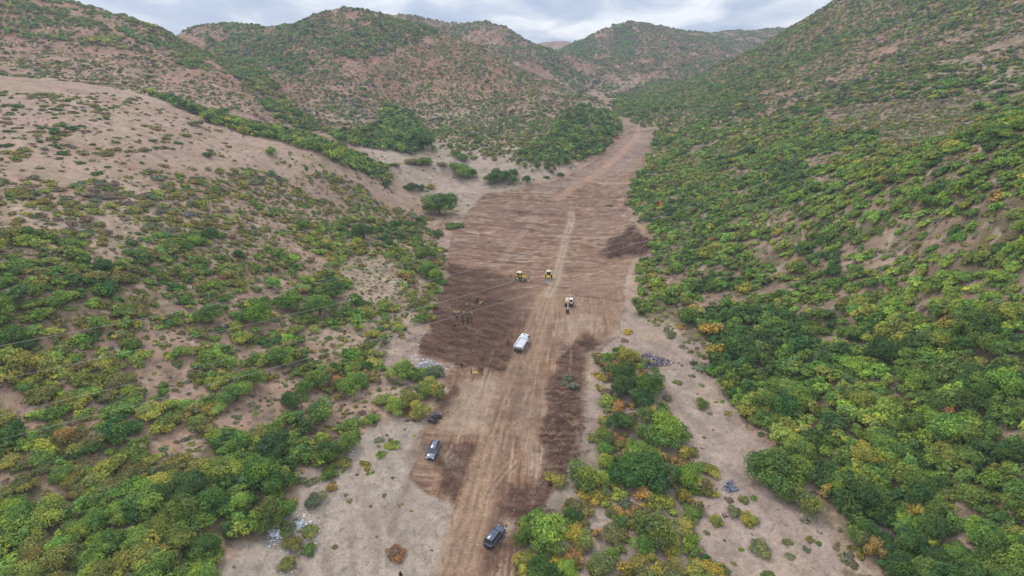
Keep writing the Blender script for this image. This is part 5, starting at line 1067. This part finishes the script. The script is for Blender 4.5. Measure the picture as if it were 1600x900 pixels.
# yellow crumpled sheet between them
sh = bmesh.new(); g = ground_at(742.5, 582); nn = 14; rr_ = random.Random(9)
gv = [[sh.verts.new((-1.2 + 2.4 * i / nn, -.8 + 1.6 * j / nn, max(.03, .55 * math.exp(-((i - 7) ** 2 / 16 + (j - 7) ** 2 / 12)) + rr_.uniform(0, .14)))) for j in range(nn + 1)] for i in range(nn + 1)]
for i in range(nn):
    for j in range(nn):
        if math.hypot((i - 6.5) / 7.5, (j - 6.5) / 7.3) < 1: sh.faces.new((gv[i][j], gv[i + 1][j], gv[i + 1][j + 1], gv[i][j + 1]))
me = bpy.data.meshes.new('crumpled_sheet'); sh.to_mesh(me); sh.free(); me.materials.append(M['tarp']); o = bpy.data.objects.new('crumpled_sheet', me); COL.objects.link(o); o.location = (g[0], g[1], g[2] - .02); o.scale = (.6, .6, .8)
o['label'] = 'crumpled yellow sheet lying between the people of the lower row'; o['category'] = 'sheet'
# ------------------------------------------------------------------ rubble, litter, clods
def frag_material(name):
    m = bpy.data.materials.new(name); m.use_nodes = True; t = m.node_tree; b = t.nodes['Principled BSDF']; b.inputs['Roughness'].default_value = .8; b.inputs['Specular IOR Level'].default_value = .2
    a = N(t, 'ShaderNodeAttribute', attribute_name='piece'); n = N(t, 'ShaderNodeTexNoise'); n.inputs['Scale'].default_value = 4; r = ramp(t, [(.3, (.75,) * 3), (.7, (1.15,) * 3)], n.outputs[0])
    x = N(t, 'ShaderNodeMix', data_type='RGBA', blend_type='MULTIPLY'); x.inputs[0].default_value = 1; t.links.new(a.outputs['Color'], x.inputs[6]); t.links.new(r.outputs[0], x.inputs[7]); t.links.new(x.outputs[2], b.inputs['Base Color']); return m
m_frag = frag_material('broken_pieces')
OCT = np.array([(1, 0, 0), (-1, 0, 0), (0, 1, 0), (0, -1, 0), (0, 0, 1), (0, 0, -.6)], float); OF = np.array([(0, 2, 4), (2, 1, 4), (1, 3, 4), (3, 0, 4), (2, 0, 5), (1, 2, 5), (3, 1, 5), (0, 3, 5)])
def pieces(name, x, y, size, cols, flat=.6, zoff=None):
    n = len(x); a = rng.uniform(0, 6.28, n); sx = size * rng.uniform(.6, 1.3, n); sy = size * rng.uniform(.5, 1.1, n); sz = size * flat * rng.uniform(.6, 1.2, n)
    V = np.repeat(OCT[None], n, 0) * (1 + rng.uniform(-.35, .35, (n, 6, 3))); V = V * np.stack([sx, sy, sz], -1)[:, None] / 2
    X = V[..., 0] * np.cos(a)[:, None] - V[..., 1] * np.sin(a)[:, None] + x[:, None]; Yy = V[..., 0] * np.sin(a)[:, None] + V[..., 1] * np.cos(a)[:, None] + y[:, None]
    Z = V[..., 2] + (height(x, y) + sz * .15 + (zoff if zoff is not None else 0))[:, None]
    F_ = (OF[None] + (np.arange(n) * 6)[:, None, None]).reshape(-1, 3); cc = np.repeat(cols, 6, 0); cc = np.concatenate([cc, np.ones((len(cc), 1))], 1)
    me = mesh_from(name, np.stack([X, Yy, Z], -1).reshape(-1, 3), F_, [('piece', 'FLOAT_COLOR', cc)], False); me.materials.append(m_frag); o = bpy.data.objects.new(name, me); COL.objects.link(o); return o
def sample(poly, dens):
    pts = np.array([ground_at(u, v) for u, v in poly if ground_at(u, v)]); x0, y0 = pts[:, :2].min(0) - 2; x1, y1 = pts[:, :2].max(0) + 2
    n = min(int((x1 - x0) * (y1 - y0) * dens), 200000); x = rng.uniform(x0, x1, n); y = rng.uniform(y0, y1, n); u, v, d = project(x, y, height(x, y))
    k = (poly_sd(u + 4 * fbm(x / 2, y / 2, 2, 5), v, poly) > 0) & (d > 5); return x[k], y[k]
def pick(n, table):
    w = np.array([t[0] for t in table], float); c = np.array([t[1] for t in table]); return c[rng.choice(len(w), n, p=w / w.sum())] * rng.uniform(.75, 1.15, (n, 1))
LIT = [(5, (.72, .72, .70)), (2, (.45, .46, .48)), (1, (.25, .38, .60)), (1.5, (.55, .48, .40)), (.3, (.5, .12, .1))]; STN = [(3, (.34, .29, .25)), (2, (.42, .38, .34)), (1, (.24, .21, .19)), (.6, (.55, .52, .48))]
CLD = [(3, (.12, .075, .055)), (2, (.17, .11, .085)), (1, (.075, .05, .04)), (.7, (.26, .19, .15))]
xs, ys, ss, cs = [], [], [], []
for poly, dens, sz, tab in (([(425, 800), (450, 790), (500, 800), (500, 850), (470, 870), (430, 860)], 6.0, (.10, .6), LIT), ([(436, 862), (462, 855), (470, 900), (415, 900)], 3.0, (.1, .5), LIT), ([(524, 700), (556, 700), (556, 716), (526, 714)], 4.0, (.15, .7), LIT[:3]),
                            ([(490, 745), (560, 700), (575, 720), (500, 830), (470, 800)], 2.0, (.08, .32), LIT), ([(578, 764), (614, 764), (614, 776), (578, 776)], 1.8, (.08, .3), LIT), ([(600, 520), (668, 528), (655, 552), (700, 572), (690, 602), (640, 596), (600, 560)], 1.6, (.12, .55), LIT),
                            ([(640, 556), (700, 572), (700, 588), (640, 575)], 3.0, (.15, .7), LIT), ([(560, 600), (640, 590), (640, 640), (560, 660)], .12, (.1, .4), LIT), ([(935, 500), (985, 500), (960, 620), (900, 620)], .4, (.1, .4), LIT), ([(855, 520), (885, 515), (895, 548), (865, 552)], .8, (.1, .4), LIT),
                            ([(700, 390), (745, 330), (790, 300), (860, 290), (800, 340), (720, 400)], .12, (.2, .6), LIT), ([(665, 380), (700, 370), (700, 412), (680, 408)], 1.6, (.2, .8), LIT), ([(690, 430), (976, 430), (970, 520), (900, 700), (850, 800), (700, 900), (672, 660), (700, 600), (655, 555)], .09, (.08, .32), LIT),
                            ([(1010, 600), (1120, 600), (1300, 880), (1060, 880)], .05, (.08, .28), LIT), ([(960, 700), (1000, 690), (1080, 900), (920, 900)], .04, (.15, .4), LIT), ([(1290, 700), (1320, 700), (1320, 735), (1290, 735)], .3, (.1, .4), LIT), ([(958, 315), (985, 300), (985, 345), (965, 340)], .25, (.3, 1.0), LIT[:2])):
    a, b = sample(poly, dens); xs.append(a); ys.append(b); ss.append(rng.uniform(*sz, len(a)) * rng.uniform(.4, 1, len(a))); cs.append(pick(len(a), tab))
o = pieces('litter', np.concatenate(xs), np.concatenate(ys), np.concatenate(ss), np.concatenate(cs), .35); o['kind'] = 'stuff'; o['label'] = 'scattered white and blue litter and rubble along the edges of the strip'
xs, ys, ss, cs = [], [], [], []
for poly, dens, sz, tab in (([(330, 1000), (380, 850), (560, 695), (665, 655), (740, 1000)], 1.1, (.06, .24), STN), ([(985, 470), (1100, 535), (1160, 665), (1330, 905), (800, 1000), (890, 700), (950, 560)], 1.1, (.06, .24), STN), ([(-100, 500), (640, 380), (600, 660), (-100, 900)], .22, (.1, .45), STN),
                            ([(-100, 130), (190, 140), (560, 262), (660, 320), (420, 262), (-100, 300)], .07, (.25, .7), STN), ([(600, 40), (900, 150), (960, 200), (650, 215), (430, 165), (200, 60)], .012, (.6, 2.2), STN + [(2, (.20, .19, .20))]), ([(920, 60), (1100, 52), (1180, 90), (960, 155)], .006, (1.2, 3.2), STN + [(2, (.20, .19, .20))]), ([(1130, 100), (1400, 0), (1600, 0), (1600, 200), (1200, 190)], .03, (.4, 1.2), STN)):
    a, b = sample(poly, dens); xs.append(a); ys.append(b); ss.append(rng.uniform(*sz, len(a))); cs.append(pick(len(a), tab))
o = pieces('gravel', np.concatenate(xs), np.concatenate(ys), np.concatenate(ss), np.concatenate(cs), .6); o['kind'] = 'stuff'; o['label'] = 'loose stones on the pale ground and hillsides'
xs, ys, ss, cs = [], [], [], []
for i, p in enumerate(DARK):
    a, b = sample(p, (3.0, 5.0, 4.0, 1.2, 3.0, 4.0, .2)[i]); xs.append(a); ys.append(b); ss.append(rng.uniform(.12, .5, len(a)) * rng.uniform(.5, 1, len(a)) * (1.0 if i != 3 else 1.9)); cs.append(pick(len(a), CLD))
a, b = sample([(700, 300), (860, 290), (980, 300), (1000, 390), (975, 440), (960, 540), (900, 700), (850, 790), (700, 790), (672, 660), (700, 600), (697, 412)], .8); xs.append(a); ys.append(b); ss.append(rng.uniform(.1, .34, len(a))); cs.append(pick(len(a), CLD[1:] + [(3, (.30, .22, .17))]))
o = pieces('dirt', np.concatenate(xs), np.concatenate(ys), np.concatenate(ss), np.concatenate(cs), .6); o['kind'] = 'stuff'; o['label'] = 'dark clods of freshly turned earth on the strip'
def heap_thing(name, u, v, rad, n, hh, tab, label, sz=(.12, .6), asp=1.0):
    g = ground_at(u, v); a = rng.uniform(0, 6.28, n); r = rng.random(n) ** .9 * rad * .85 * (1 + .3 * np.sin(3 * a + u)); x = g[0] + r * np.cos(a) * asp; y = g[1] + r * np.sin(a)
    o = pieces(name, x, y, rng.uniform(*sz, n) * 1.25, pick(n, tab), .6, np.maximum(0, hh * (1 - (r / rad) ** 1.5)) * rng.uniform(.4, 1, n)); o['label'] = label; o['category'] = 'heap'; o['group'] = 'dumped heaps'
heap_thing('rubbish_heap', 1020, 566, 4.2, 700, .7, [(4, (.10, .09, .10)), (2, (.22, .20, .22)), (1.5, (.5, .5, .5)), (1, (.10, .10, .28)), (1, (.25, .12, .10))], 'burnt dark rubbish heap with purple and white scraps, right of the dirt strip', asp=1.2)
heap_thing('rubbish_heap', 1141, 762, 1.6, 340, .4, [(4, (.12, .12, .15)), (2, (.25, .27, .34)), (1, (.4, .4, .42))], 'small heap of blue-grey ash lying on bare pale ground, lower right', (.08, .35))
heap_thing('rubbish_heap', 668, 571, 2.9, 620, .9, LIT + STN, 'pale heap of rubble and white scraps at the lower left corner of the dark soil', asp=1.5)
heap_thing('rubbish_heap', 434, 835, 2.4, 200, .4, [(3, (.70, .71, .72)), (2, (.5, .5, .52)), (1, (.4, .48, .6)), (1.5, (.35, .31, .27))], 'white heap of plastic rubbish beside the lower left thicket, left of the olive bushes', (.1, .5))
heap_thing('rubbish_heap', 467, 822, 1.7, 230, .35, [(3, (.70, .71, .74)), (2, (.5, .5, .52)), (1.5, (.36, .45, .66)), (1, (.35, .31, .27))], 'white and blue plastic rubbish between the olive bushes at the lower left', (.1, .5))
# ------------------------------------------------------------------ overhead wires
def wire(pts, shift, label):
    A = Vector((-76, 95)); B = Vector((120, 200)); d = (B - A).normalized(); nrm = Vector((d.y, -d.x)); A = A + nrm * shift
    ts, zs = [], []
    for u, v in pts:
        kx, ks = ray(u, v)                          # meet the vertical plane the wire hangs in
        Y = (A.x - A.y * d.x / d.y) / (kx - d.x / d.y); ts.append((Y - A.y) / d.y); zs.append(CAM_H + ks * Y)
    a, b, c = np.polyfit(ts, zs, 2); a = max(a, 0.0003); c_ = np.polyfit(ts, np.array(zs) - a * np.array(ts) ** 2, 1)
    cu = bmesh.new(); prev = None; k = 5; rad = 0.021
    for t in np.linspace(-190, 330, 105):
        p = Vector((A.x + d.x * t, A.y + d.y * t, a * t * t + c_[0] * t + c_[1])); ring = [cu.verts.new(p + Vector((nrm.x * math.cos(q), nrm.y * math.cos(q), math.sin(q))) * rad) for q in [i * 2 * math.pi / k for i in range(k)]]
        if prev:
            for i in range(k): cu.faces.new((prev[i], prev[(i + 1) % k], ring[(i + 1) % k], ring[i]))
        prev = ring
    me = bpy.data.meshes.new('power_line'); cu.to_mesh(me); cu.free(); me.materials.append(M['wire']); o = bpy.data.objects.new('power_line', me); COL.objects.link(o)
    o['label'] = label; o['category'] = 'power line'; o['group'] = 'power lines hanging across the valley'
wire([(200, 506), (325, 477), (497, 441), (600, 420), (740, 385), (887, 350), (1000, 319), (1135, 281), (1210, 260), (1315, 225)], 0, 'highest of the four thin grey wires crossing the valley')
wire([(212, 550), (307, 527), (385, 510), (450, 492), (500, 479), (690, 432), (1000, 345), (1160, 298), (1375, 222)], 4, 'second highest of the four thin wires crossing the valley')
wire([(205, 602), (342, 567), (482, 530), (600, 497), (692, 471), (790, 439), (1054, 360), (1130, 332), (1207, 309), (1287, 281), (1375, 246)], 8, 'third highest of the four thin wires crossing the valley')
wire([(330, 601), (415, 580), (560, 540), (757, 477), (802, 465), (1155, 350), (1212, 330), (1250, 316), (1312, 290)], 12, 'lowest of the four thin grey wires crossing the valley')
# ------------------------------------------------------------------ the air of the valley
if HAZE > 0:
    hb = MB().box(-9000, 9000, -60, 2900, -12, 330); m = bpy.data.materials.new('valley_air'); m.use_nodes = True; t = m.node_tree; t.nodes.clear()
    mo = N(t, 'ShaderNodeOutputMaterial'); pv = N(t, 'ShaderNodeVolumePrincipled'); pv.inputs['Color'].default_value = (.80, .88, 1.0, 1); pv.inputs['Density'].default_value = HAZE; pv.inputs['Anisotropy'].default_value = 0.1
    t.links.new(pv.outputs[0], mo.inputs['Volume']); o = hb.out('haze', m); o['kind'] = 'stuff'; o['label'] = 'thin bluish air that pales the far hills'
for o in COL.objects:
    if o.type == 'MESH' and o.parent is not None and o.name.startswith('wheel'): pass
bpy.context.view_layer.update()
print("done", time.time() - T0)
